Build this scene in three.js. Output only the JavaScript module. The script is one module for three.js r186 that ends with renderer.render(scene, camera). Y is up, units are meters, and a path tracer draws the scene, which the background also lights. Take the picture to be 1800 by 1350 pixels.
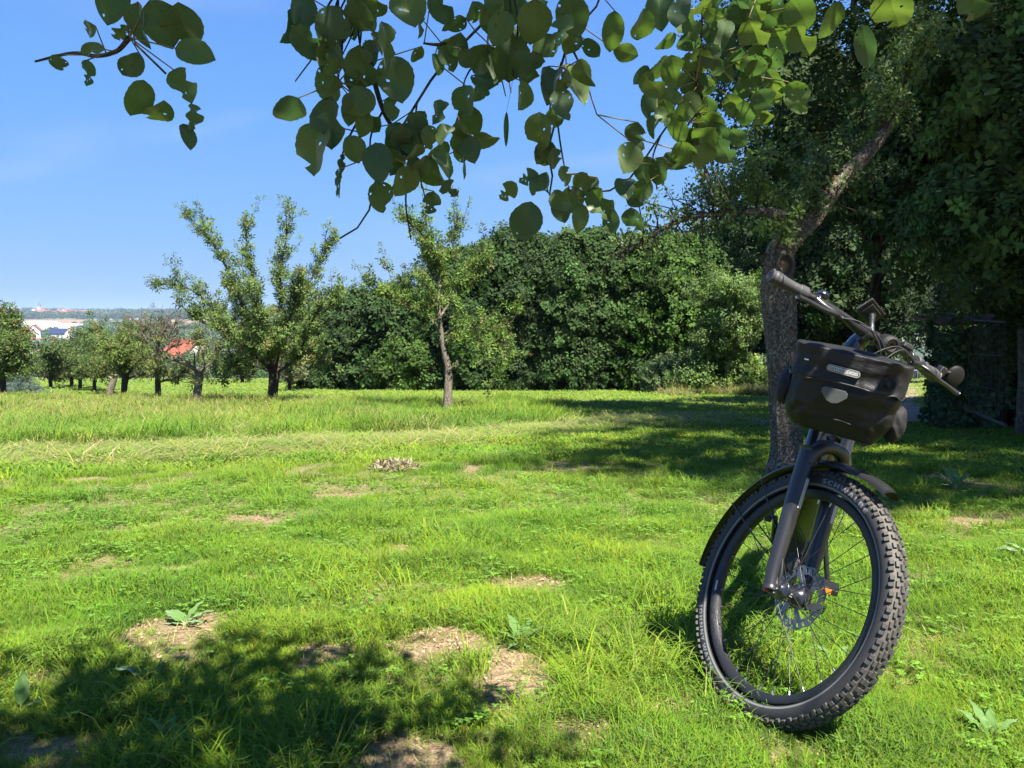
import * as THREE from 'three';
import { mergeGeometries } from 'three/addons/utils/BufferGeometryUtils.js';
import { RoundedBoxGeometry } from 'three/addons/geometries/RoundedBoxGeometry.js';
import { ImprovedNoise } from 'three/addons/math/ImprovedNoise.js';
import { MarchingCubes } from 'three/addons/objects/MarchingCubes.js';
import { TextGeometry } from 'three/addons/geometries/TextGeometry.js';
import { FontLoader } from 'three/addons/loaders/FontLoader.js';

// ---------------------------------------------------------------- camera, sky, sun, exposure
const scene = new THREE.Scene();
const EYE = 1.077, FOC = 1352, HORIZON = 560;                     // eye height in metres; focal length and horizon line in photograph pixels
const camera = new THREE.PerspectiveCamera(2 * Math.atan(675 / FOC) * 180 / Math.PI, 4 / 3, 0.05, 20000);
camera.position.set(0, EYE, 0);
camera.rotation.x = -Math.atan((675 - HORIZON) / FOC);
camera.updateMatrixWorld(true);
const renderer = new THREE.WebGLRenderer();
renderer.toneMapping = THREE.LinearToneMapping;
const EXPOSURE = 3.7;
renderer.toneMappingExposure = EXPOSURE;
renderer.shadowMap.enabled = true;

const V = (x = 0, y = 0, z = 0) => new THREE.Vector3(x, y, z);
const rad = (d) => d * Math.PI / 180;
const clamp = THREE.MathUtils.clamp, sstep = THREE.MathUtils.smoothstep, lerp = THREE.MathUtils.lerp;
function rng(seed) { let s = seed | 0; return () => { s = (s + 0x6d2b79f5) | 0; let t = Math.imul(s ^ (s >>> 15), 1 | s); t = (t + Math.imul(t ^ (t >>> 7), 61 | t)) ^ t; return ((t ^ (t >>> 14)) >>> 0) / 4294967296; }; }
const perlin = new ImprovedNoise();
const noise = (x, y = 0, z = 0) => perlin.noise(x + 31.7, y + 11.3, z + 5.9);
const fbm = (x, y, z = 0, o = 4) => { let s = 0, a = 0.5; for (let i = 0; i < o; i++) { s += a * noise(x, y, z + i * 7.1); x *= 2.03; y *= 2.03; z *= 2.03; a *= 0.5; } return s; };

const SUN = V(Math.sin(rad(32)) * Math.cos(rad(59)), Math.sin(rad(59)), Math.cos(rad(32)) * Math.cos(rad(59)));
const sun = new THREE.DirectionalLight(new THREE.Color().setRGB(1, 0.94, 0.83), 4.6);
sun.position.copy(SUN).multiplyScalar(60);
sun.name = 'sun';
sun.castShadow = true;
Object.assign(sun.shadow.camera, { left: -40, right: 40, top: 40, bottom: -40, near: 1, far: 200 });
sun.shadow.mapSize.set(4096, 4096);
scene.add(sun); scene.add(sun.target);
{
  const w = 1024, h = 512, data = new Float32Array(w * h * 4);
  const stops = [[0, 0.40, 0.60, 0.90], [0.10, 0.275, 0.545, 0.97], [0.24, 0.185, 0.455, 0.98], [0.4, 0.14, 0.36, 0.95], [0.7, 0.115, 0.28, 0.83], [1, 0.09, 0.23, 0.74]];
  for (let j = 0; j < h; j++) {
    const el = ((j + 0.5) / h - 0.5) * Math.PI, s = Math.max(0, Math.sin(el));
    let k = 0; while (k < stops.length - 2 && stops[k + 1][0] < s) k++;
    const a = stops[k], b = stops[k + 1], t = clamp((s - a[0]) / (b[0] - a[0]), 0, 1);
    for (let i = 0; i < w; i++) {
      const az = ((i + 0.5) / w - 0.5) * 2 * Math.PI, x = Math.cos(az) * Math.cos(el), z = Math.sin(az) * Math.cos(el), y = Math.sin(el);
      const q = 1 / (Math.max(y, 0) + 0.12), u = x * q, v = z * q;                      // thin streaks of cirrus, laid out on a flat layer
      const cir = sstep(fbm(u * 0.9 + v * 0.35, v * 2.1 - u * 0.8, 3, 5) + 0.25 * noise(u * 0.5, v * 0.5, 9), 0.05, 0.5) * 0.26 * sstep(y, 0.02, 0.2);
      for (let c = 0; c < 3; c++) { const base = lerp(a[c + 1], b[c + 1], t); data[(j * w + i) * 4 + c] = lerp(base, [0.62, 0.74, 0.95][c], cir) / EXPOSURE; }
      data[(j * w + i) * 4 + 3] = 1;
    }
  }
  const sky = new THREE.DataTexture(data, w, h, THREE.RGBAFormat, THREE.FloatType);
  sky.mapping = THREE.EquirectangularReflectionMapping; sky.magFilter = THREE.LinearFilter; sky.needsUpdate = true;
  scene.background = sky; scene.environment = sky;
}
scene.fog = new THREE.FogExp2(new THREE.Color().setRGB(0.5, 0.68, 1.0), 0.00012);

// ---------------------------------------------------------------- helpers
const names = {};
function numbered(n) { const k = names[n] = (names[n] ?? -1) + 1; return k ? n + '_' + String(k).padStart(3, '0') : n; }
function tag(o, label, category, group) { if (label) o.userData.label = label; if (category) o.userData.category = category; if (group) o.userData.group = group; return o; }
function thing(name, label, category, pos = V(), group) { const o = new THREE.Group(); o.name = numbered(name); o.position.copy(pos); scene.add(o); return tag(o, label, category, group); }
function part(name, geo, mat, parent, label) { const m = new THREE.Mesh(geo, mat); m.name = name; m.castShadow = m.receiveShadow = true; (parent ?? scene).add(m); if (label) m.userData.label = label; return m; }
function structure(name, geo, mat, label) { const m = part(numbered(name), geo, mat, scene, label); m.userData.kind = 'structure'; return m; }
function mg(list) {
  const keep = list.every((g) => g.attributes.color);
  return mergeGeometries(list.map((g) => { const n = g.index ? g.toNonIndexed() : g; for (const k of Object.keys(n.attributes)) if (!['position', 'normal', 'uv'].includes(k) && !(k === 'color' && keep)) n.deleteAttribute(k); n.morphAttributes = {}; return n; }));
}
const at = (px, py, d) => V((px - 900) / FOC * d, -(py - 675) / FOC * d, -d).applyMatrix4(camera.matrixWorld);   // the point that the photograph shows at a pixel, d metres ahead
const pxm = (d) => d / FOC;                                          // metres per photograph pixel at that distance
const C = (r, g, b) => new THREE.Color().setRGB(r, g, b);
const std = (o) => new THREE.MeshStandardMaterial({ side: THREE.DoubleSide, ...o });
const phys = (o) => new THREE.MeshPhysicalMaterial({ side: THREE.DoubleSide, ...o });

/** tapered limb along control points; rad() gives the radius at 0..1 */
function limb(pts, radii, o = {}) {
  const { seg = Math.max(4, pts.length * 4), sides = 8, rough = 0, freq = 6, cap = true } = o;
  const curve = new THREE.CatmullRomCurve3(pts, false, 'centripetal'), fr = curve.computeFrenetFrames(seg, false), len = curve.getLength();
  const rr = typeof radii === 'function' ? radii : (t) => { const k = t * (radii.length - 1), i = Math.min(radii.length - 2, Math.floor(k)); return lerp(radii[i], radii[i + 1], k - i); };
  const pos = [], uv = [], idx = [];
  for (let i = 0; i <= seg; i++) {
    const t = i / seg, p = curve.getPointAt(t), r = rr(t);
    for (let j = 0; j <= sides; j++) {
      const a = (j % sides) / sides * Math.PI * 2, n = fr.normals[i].clone().multiplyScalar(Math.cos(a)).addScaledVector(fr.binormals[i], Math.sin(a));
      let q = r;
      if (rough) q *= 1 + rough * (noise(Math.cos(a) * freq * 0.5, Math.sin(a) * freq * 0.5, t * len * 2.2 / Math.max(r, 0.02) * 0.12) * 1.4 + 0.5 * noise(Math.cos(a) * freq, Math.sin(a) * freq, t * len * 9));
      pos.push(p.x + n.x * q, p.y + n.y * q, p.z + n.z * q); uv.push(j / sides * Math.max(0.12, 2 * Math.PI * rr(0.5)), t * len);
    }
  }
  const w = sides + 1;
  for (let i = 0; i < seg; i++) for (let j = 0; j < sides; j++) { const a = i * w + j; idx.push(a, a + 1, a + w, a + 1, a + w + 1, a + w); }
  if (cap) for (const i of [0, seg]) { const c = pos.length / 3, p = curve.getPointAt(i / seg); pos.push(p.x, p.y, p.z); uv.push(0, 0); for (let j = 0; j < sides; j++) i ? idx.push(c, i * w + j + 1, i * w + j) : idx.push(c, j, j + 1); }
  const g = new THREE.BufferGeometry();
  g.setAttribute('position', new THREE.Float32BufferAttribute(pos, 3)); g.setAttribute('uv', new THREE.Float32BufferAttribute(uv, 2)); g.setIndex(idx);
  // weld the seam's normals
  g.computeVertexNormals();
  const N = g.attributes.normal;
  for (let i = 0; i <= seg; i++) { const a = i * w, b = a + sides, n = V(N.getX(a) + N.getX(b), N.getY(a) + N.getY(b), N.getZ(a) + N.getZ(b)).normalize(); N.setXYZ(a, n.x, n.y, n.z); N.setXYZ(b, n.x, n.y, n.z); }
  return g;
}
/** texture computed pixel by pixel; f(u, v) -> [r, g, b] 0..1 (sRGB) or a grey value; tiles */
function tex(size, f, srgb = true, h = size) {
  const d = new Uint8Array(size * h * 4);
  for (let j = 0; j < h; j++) for (let i = 0; i < size; i++) { let c = f(i / size, j / h); if (typeof c === 'number') c = [c, c, c]; const k = (j * size + i) * 4; d[k] = clamp(c[0], 0, 1) * 255; d[k + 1] = clamp(c[1], 0, 1) * 255; d[k + 2] = clamp(c[2], 0, 1) * 255; d[k + 3] = 255; }
  const t = new THREE.DataTexture(d, size, h, THREE.RGBAFormat); t.magFilter = THREE.LinearFilter; t.minFilter = THREE.LinearFilter; t.wrapS = t.wrapT = THREE.RepeatWrapping; if (srgb) t.colorSpace = THREE.SRGBColorSpace; t.needsUpdate = true; return t;
}
const tileNoise = (u, v, k, z = 0) => { const a = u * 2 * Math.PI, b = v * 2 * Math.PI, r = k / (2 * Math.PI); return perlin.noise(Math.cos(a) * r + 9.1, Math.sin(a) * r + z, Math.cos(b) * r + 3.3 + Math.sin(b) * r * 1.7); };
function rep(t, u, v) { const c = t.clone(); c.repeat.set(u, v); c.needsUpdate = true; return c; }

/** many small copies of one geometry as one object; items: {p, up, spin, s, c} */
const Y = V(0, 1, 0), tmpM = new THREE.Matrix4(), tmpQ = new THREE.Quaternion(), tmpQ2 = new THREE.Quaternion();
function scatter(name, geo, mat, items, parent) {
  const m = new THREE.InstancedMesh(geo, mat, items.length);
  items.forEach((it, i) => {
    tmpQ.setFromUnitVectors(Y, it.up ?? Y).multiply(tmpQ2.setFromAxisAngle(Y, it.spin ?? 0));
    const s = it.s ?? 1; tmpM.compose(it.p, tmpQ, typeof s === 'number' ? V(s, s, s) : s); m.setMatrixAt(i, tmpM); m.setColorAt(i, it.c ?? C(1, 1, 1));
  });
  m.name = name; m.userData.kind = 'stuff'; m.castShadow = m.receiveShadow = true; (parent ?? scene).add(m); return m;
}

/** a soup of triangles with a shade of its own per leaf */
class Soup {
  constructor() { this.p = []; this.c = []; }
  tri(a, b, c, k) { this.p.push(a.x, a.y, a.z, b.x, b.y, b.z, c.x, c.y, c.z); for (let i = 0; i < 3; i++) this.c.push(k[0], k[1], k[2]); }
  leaf(base, dir, side, len, wid, fold, k, curl = 0) {                // two folded halves, four faces
    const up = V().crossVectors(side, dir).normalize(), L = base.clone().addScaledVector(dir, len * 0.45).addScaledVector(side, -wid / 2).addScaledVector(up, fold * wid), R = base.clone().addScaledVector(dir, len * 0.45).addScaledVector(side, wid / 2).addScaledVector(up, fold * wid), M = base.clone().addScaledVector(dir, len * 0.5), T = base.clone().addScaledVector(dir, len).addScaledVector(up, -curl * len);
    this.tri(base, M, L, k); this.tri(L, M, T, k); this.tri(base, R, M, k); this.tri(R, T, M, k);
  }
  build() { const g = new THREE.BufferGeometry(); g.setAttribute('position', new THREE.Float32BufferAttribute(this.p, 3)); g.setAttribute('color', new THREE.Float32BufferAttribute(this.c, 3)); g.setAttribute('uv', new THREE.Float32BufferAttribute(new Float32Array(this.p.length / 3 * 2), 2)); g.computeVertexNormals(); return g; }
}
const rdir = (R) => { const z = R() * 2 - 1, a = R() * 2 * Math.PI, s = Math.sqrt(1 - z * z); return V(s * Math.cos(a), z, s * Math.sin(a)); };
/** a twig with leaves, growing along +Y */
function sprig(seed, n, len, leafLen, leafWid, open = 0.9, fold = 0.18) {
  const R = rng(seed), s = new Soup();
  for (let i = 0; i < n; i++) {
    const t = (i + 0.4) / n, a = i * 2.4 + R() * 0.9, o = open * (0.6 + 0.6 * R()), out = V(Math.cos(a) * Math.sin(o), Math.cos(o) * 0.8 - 0.25 * R(), Math.sin(a) * Math.sin(o)).normalize();
    const side = V().crossVectors(out, rdir(R).multiplyScalar(0.5).add(Y)).normalize(), f = 0.75 + 0.5 * R(), k = 0.72 + 0.5 * R();
    s.leaf(V(Math.cos(a) * 0.01, t * len, Math.sin(a) * 0.01).addScaledVector(out, leafLen * 0.25), out, side, leafLen * f, leafWid * f, fold * (0.3 + R()), [k * (0.9 + 0.25 * R()), k, k * 0.9], 0.15 * R());
  }
  return s.build();
}
const leafMat = (o = {}) => phys({ color: 0xffffff, vertexColors: true, roughness: 1, transmission: 0.42, thickness: 0, clearcoat: 0.35, clearcoatRoughness: 0.38, specularIntensity: 0.6, ...o });

// ---------------------------------------------------------------- ground
const PROF = [[-400, 16], [-60, 1.2], [0, 0.03], [2.1, 0], [10, -0.49], [30, -1.74], [60, -3.75], [90, -6.3], [130, -10], [200, -15], [350, -21], [600, -24], [900, -19], [1300, -10.5], [1750, -2.5], [2150, 6], [2700, 20], [3600, 20], [5000, 30], [6500, 52], [9000, 40], [16000, 30]];
function profile(d) {
  let k = 0; while (k < PROF.length - 2 && PROF[k + 1][0] < d) k++;
  const m = (i) => { const a = PROF[Math.max(0, i - 1)], b = PROF[Math.min(PROF.length - 1, i + 1)]; return (b[1] - a[1]) / (b[0] - a[0]); };
  const a = PROF[k], b = PROF[k + 1], h = b[0] - a[0], t = clamp((d - a[0]) / h, 0, 1), t2 = t * t, t3 = t2 * t;
  return (2 * t3 - 3 * t2 + 1) * a[1] + (t3 - 2 * t2 + t) * h * m(k) + (-2 * t3 + 3 * t2) * b[1] + (t3 - t2) * h * m(k + 1);
}
const BARE = [];                                                     // worn earth: centre, half width, half depth
function bare(x, z) {
  let b = 0;
  for (const [cx, cz, rx, rz] of BARE) { const dx = (x - cx) / rx, dz = (z - cz) / rz, q = dx * dx + dz * dz; if (q < 4) b = Math.max(b, 1 - sstep(Math.sqrt(q) + 0.8 * noise(x * 5, z * 5, 2) + 0.5 * noise(x * 14, z * 14, 4), 0.5, 1.35)); }
  return b;
}
function H(x, z) {
  const d = -z;
  let h = profile(d);
  if (d > 1400) h += 14 * noise(x / 900, d / 700, 1) * sstep(d, 1400, 2600) + 12 * sstep(-x / d, 0.5, 0.66) * sstep(d, 1700, 2600) * (1 - sstep(d, 3000, 4200)) - 12 * sstep(-x / d, 0.3, 0.1) * sstep(d, 1700, 2600) * (1 - sstep(d, 4200, 5200));
  const near = 1 - sstep(Math.hypot(x, z), 40, 120);
  if (near > 0) h += near * (0.03 * noise(x * 0.55, z * 0.55, 3) * sstep(Math.hypot(x, z), 2, 7) + 0.012 * noise(x * 2.6, z * 2.6, 6));
  return h;
}
function onGround(px, py) {
  const o = camera.position, dir = at(px, py, 1).sub(o);
  let a = 0.8, b = a;
  for (let i = 0; i < 4000; i++) { b = a * 1.004; if (o.y + dir.y * b < H(o.x + dir.x * b, o.z + dir.z * b)) break; a = b; }
  for (let i = 0; i < 20; i++) { const m = (a + b) / 2; if (o.y + dir.y * m < H(o.x + dir.x * m, o.z + dir.z * m)) b = m; else a = m; }
  const p = o.clone().addScaledVector(dir, b); p.y = H(p.x, p.z); return p;
}
const ground = (x, z, lift = 0) => V(x, H(x, z) + lift, z);
for (const [px, py, w, k] of [[290, 1122, 0.24, 0.55], [230, 1135, 0.13, 0.5], [928, 1192, 0.13, 0.9], [790, 1128, 0.17, 0.5], [700, 1140, 0.12, 0.5], [905, 1036, 0.16, 0.6], [965, 1030, 0.12, 0.4], [320, 1003, 0.2, 0.4], [700, 976, 0.16, 0.6], [640, 980, 0.14, 0.5], [700, 1330, 0.16, 0.6], [570, 1158, 0.15, 0.5], [838, 826, 0.14, 0.8], [600, 873, 0.2, 0.4], [735, 852, 0.16, 0.4], [90, 1330, 0.22, 0.5], [60, 1200, 0.14, 0.5], [1140, 1255, 0.1, 0.5], [1060, 1300, 0.12, 0.6], [1440, 1330, 0.1, 0.4], [1700, 920, 0.3, 0.3], [420, 915, 0.2, 0.3], [980, 742, 0.9, 1.0], [1010, 750, 0.5, 0.8], [150, 845, 0.25, 0.4]]) { const p = onGround(px, py); BARE.push([p.x, p.z, w, w * k * 1.8]); }

// where the cut lawn ends and the tall meadow stands (left of a curved edge), and where cut grass lies along it
const edge = (x) => { const k = clamp((x + 7) / 9, 0, 1); return lerp(8.2, 13.5, k * k); };
const tall = (x, z) => { const d = -z; return sstep(d, edge(x) - 0.1, edge(x) + 0.7) * (1 - sstep(d, 17.5 - 0.12 * x, 21 - 0.12 * x)) * (1 - sstep(x, 0.2, 1.6)); };
const PATH = [[6.5, 12.4], [9.1, 17.6], [13.5, 26], [19.8, 38], [27.2, 52], [37, 70], [52, 95]];
const onPath = (x, z) => { const d = -z; for (let i = 0; i < PATH.length - 1; i++) { const [a, b] = [PATH[i], PATH[i + 1]]; if (d >= b[1] || d < a[1] - 0.3) continue; return Math.abs(x - lerp(a[0], b[0], (d - a[1]) / (b[1] - a[1]))) < 0.62 + 0.35 * noise(x * 2, z * 2, 5); } return false; };
const swath = (x, z) => { const d = -z, e = edge(x); return sstep(d, e - 2.2, e - 0.9) * (1 - sstep(d, e + 0.3, e + 1)) * (1 - sstep(x, 2.4, 4.5)); };
{
  const az = [], rr = [];
  for (let a = -180; a < 180 - 1e-6;) { az.push(a); a += Math.abs(a) < 42 ? 0.3 : Math.abs(a) < 50 ? 1 : 4; }
  az.push(180);
  for (let r = 0.4; r < 15500; r *= r < 60 ? 1.016 : r < 400 ? 1.02 : 1.03) rr.push(r);
  const pos = [0, H(0, 0), 0], col = [0.1, 0.1, 0.04], uv = [0, 0], idx = [], n = az.length;
  const mix = (a, b, t) => a.map((v, i) => lerp(v, b[i], t));
  const soil = [0.27, 0.19, 0.12], thatch = [0.16, 0.15, 0.05], field = [0.105, 0.185, 0.035];
  for (const r of rr) for (const a of az) {
    const x = Math.sin(rad(a)) * r, z = -Math.cos(rad(a)) * r, d = -z;
    let y = H(x, z), c;
    const bb = r < 30 ? bare(x, z) : 0;
    y += bb * 0.013 * (0.6 + fbm(x * 9, z * 9, 1, 3));
    if (d < 130) {
      c = mix(thatch, [0.24, 0.19, 0.085], clamp(0.4 + 1.1 * fbm(x * 1.7, z * 1.7, 5), 0, 1));
      c = mix(c, [0.05, 0.085, 0.02], tall(x, z) * 0.7); c = mix(c, [0.12, 0.165, 0.035], swath(x, z) * 0.85);
      c = mix(c, soil, clamp(bb * 1.1, 0, 1));
      const stripe = 0.5 + 0.5 * Math.sin((x * 0.35 + d * 0.9) * 0.55 + 2 * noise(x / 9, d / 9));
      c = mix(c, mix(field, [0.16, 0.22, 0.05], clamp(0.35 * stripe + 0.6 * fbm(x / 6, d / 6, 2), 0, 1)), sstep(d, 16, 26));
    } else {
      const f = noise(x / 140, d / 160, 8), q = x / d;
      c = mix([0.075, 0.11, 0.035], [0.15, 0.19, 0.06], sstep(f, -0.1, 0.25));
      if (d > 420) c = mix(c, [0.05, 0.08, 0.03], sstep(noise(x / 260, d / 200, 3), 0, 0.2));
      const brown = sstep(d, 1330, 1380) * (1 - sstep(d, 1800, 1900)) * (sstep(q, -0.66, -0.65) * (1 - sstep(q, -0.55, -0.545)) + 0.7 * sstep(q, -0.45, -0.44) * (1 - sstep(q, -0.4, -0.39)));
      c = mix(c, [0.30, 0.20, 0.115], clamp(brown, 0, 1));
      c = mix(c, [0.03, 0.05, 0.022], sstep(d, 2000, 2400) * 0.8);
    }
    pos.push(x, y, z); col.push(...c); uv.push(x / 1.3, z / 1.3);
  }
  for (let j = 0; j < n - 1; j++) idx.push(0, 1 + j, 2 + j);
  for (let i = 0; i < rr.length - 1; i++) for (let j = 0; j < n - 1; j++) { const a = 1 + i * n + j; idx.push(a, a + n, a + 1, a + 1, a + n, a + n + 1); }
  const g = new THREE.BufferGeometry();
  g.setAttribute('position', new THREE.Float32BufferAttribute(pos, 3)); g.setAttribute('color', new THREE.Float32BufferAttribute(col, 3)); g.setAttribute('uv', new THREE.Float32BufferAttribute(uv, 2)); g.setIndex(idx.map((v, i) => idx[i - i % 3 + [0, 2, 1][i % 3]])); g.computeVertexNormals();
  if (g.attributes.normal.getY(5) < 0) { g.setIndex(idx); g.computeVertexNormals(); }
  const R = rng(5), crumbs = tex(512, (u, v) => { const k = 0.86 + 0.30 * tileNoise(u, v, 60) + 0.22 * tileNoise(u, v, 150, 3) + 0.12 * (R() - 0.5); return [k, k * 0.985, k * 0.96]; });
  const bumps = tex(512, (u, v) => 0.5 + 0.35 * tileNoise(u, v, 70, 1) + 0.3 * tileNoise(u, v, 160, 5), false);
  structure('ground', g, std({ vertexColors: true, map: crumbs, bumpMap: bumps, bumpScale: 0.012, roughness: 1 }), 'cut lawn and meadow with worn earth patches, falling away to a valley and wooded hills');
}
// gravel path into the wood on the right
{
  const pts = PATH, pos = [], uv = [], idx = [];
  const curve = new THREE.CatmullRomCurve3(pts.map(([x, d]) => V(x, 0, -d))), N = 160;
  for (let i = 0; i <= N; i++) {
    const t = i / N, p = curve.getPointAt(t), q = curve.getTangentAt(t), s = V(-q.z, 0, q.x), w = 0.55 + 0.45 * sstep(t, 0, 0.1);
    for (let j = 0; j <= 8; j++) { const k = (j / 4 - 1) * w * (1 + (Math.abs(j - 4) === 4 ? 0.18 * noise(i * 0.6, j) : 0)), x = p.x + s.x * k, z = p.z + s.z * k; pos.push(x, H(x, z) + 0.012 + 0.02 * (1 - (j / 4 - 1) ** 2), z); uv.push(k / 1.1, t * 100 / 1.1); }
  }
  for (let i = 0; i < N; i++) for (let j = 0; j < 8; j++) { const a = i * 9 + j; idx.push(a, a + 1, a + 9, a + 1, a + 10, a + 9); }
  const g = new THREE.BufferGeometry(); g.setAttribute('position', new THREE.Float32BufferAttribute(pos, 3)); g.setAttribute('uv', new THREE.Float32BufferAttribute(uv, 2)); g.setIndex(idx); g.computeVertexNormals();
  if (g.attributes.normal.getY(3) < 0) { g.setIndex(idx.map((v, i) => idx[i - i % 3 + [0, 2, 1][i % 3]])); g.computeVertexNormals(); }
  const R = rng(8);
  structure('gravel_path', g, std({ map: tex(256, (u, v) => { const k = 0.62 + 0.2 * tileNoise(u, v, 30) + 0.22 * tileNoise(u, v, 90, 2) + 0.2 * (R() - 0.5); return [k * 1.02, k * 0.95, k * 0.86]; }), color: C(0.55, 0.5, 0.44), roughness: 1 }), 'pale gravel path leading into the shady wood on the right');
}

// ---------------------------------------------------------------- grass (nobody could count it)
function tuft(seed, n, spread, len, wid, lean, droop, seeds = 0) {
  const R = rng(seed), s = new Soup();
  for (let i = 0; i < n; i++) {
    const a = R() * 2 * Math.PI, r = Math.sqrt(R()) * spread, b = V(Math.cos(a) * r, -0.012, Math.sin(a) * r), L = len * (0.45 + 0.8 * R()), w = wid * (0.6 + 0.7 * R()), az = R() * 2 * Math.PI, dir = V(Math.cos(az), 0, Math.sin(az)), l0 = lean * (0.3 + R()), side = V(-dir.z, 0, dir.x), k0 = 0.75 + 0.5 * R();
    const dry = R() < 0.07, k = dry ? [k0 * 1.9, k0 * 1.12, k0 * 4] : [k0 * (0.8 + 0.5 * R()), k0, k0 * 0.9];
    const at3 = (t) => b.clone().addScaledVector(dir, L * (l0 * t + droop * t * t * 0.7)).addScaledVector(Y, L * (t - droop * 0.55 * t * t * t) * (1 - 0.25 * l0));
    const p0 = at3(0), p1 = at3(0.35), p2 = at3(0.72), p3 = at3(1);
    const e = (p, q) => [p.clone().addScaledVector(side, -w * q), p.clone().addScaledVector(side, w * q)];
    const [a0, b0] = e(p0, 0.35), [a1, b1] = e(p1, 0.5), [a2, b2] = e(p2, 0.36);
    s.tri(a0, b0, b1, k); s.tri(a0, b1, a1, k); s.tri(a1, b1, b2, k); s.tri(a1, b2, a2, k); s.tri(a2, b2, p3, k);
    if (i < seeds) { const q = [2.2, 1.5, 3.6]; for (let j = 0; j < 8; j++) { const c = at3(0.78 + j * 0.035), o = V(R() - 0.5, 0.9, R() - 0.5).normalize(); s.leaf(c, o, V(o.z, 0.1, -o.x).normalize(), 0.022, 0.008, 0.1, [q[0] * k0, q[1] * k0, q[2] * k0]); } }
  }
  return s.build();
}
function clover(seed) {                                              // three round leaflets on short stalks, and a few flat weed leaves
  const R = rng(seed), s = new Soup();
  for (let i = 0; i < 9; i++) {
    const c = V((R() - 0.5) * 0.1, 0.012 + 0.03 * R(), (R() - 0.5) * 0.1), k = 0.8 + 0.5 * R(), kk = [k * 0.9, k, k];
    for (let j = 0; j < 3; j++) { const a = j * 2.09 + R(), d = V(Math.cos(a), 0.25 * R(), Math.sin(a)).normalize(); s.leaf(c, d, V(-d.z, 0, d.x), 0.008 + 0.006 * R(), 0.0085, -0.15, kk, 0.2); }
  }
  return s.build();
}
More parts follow.
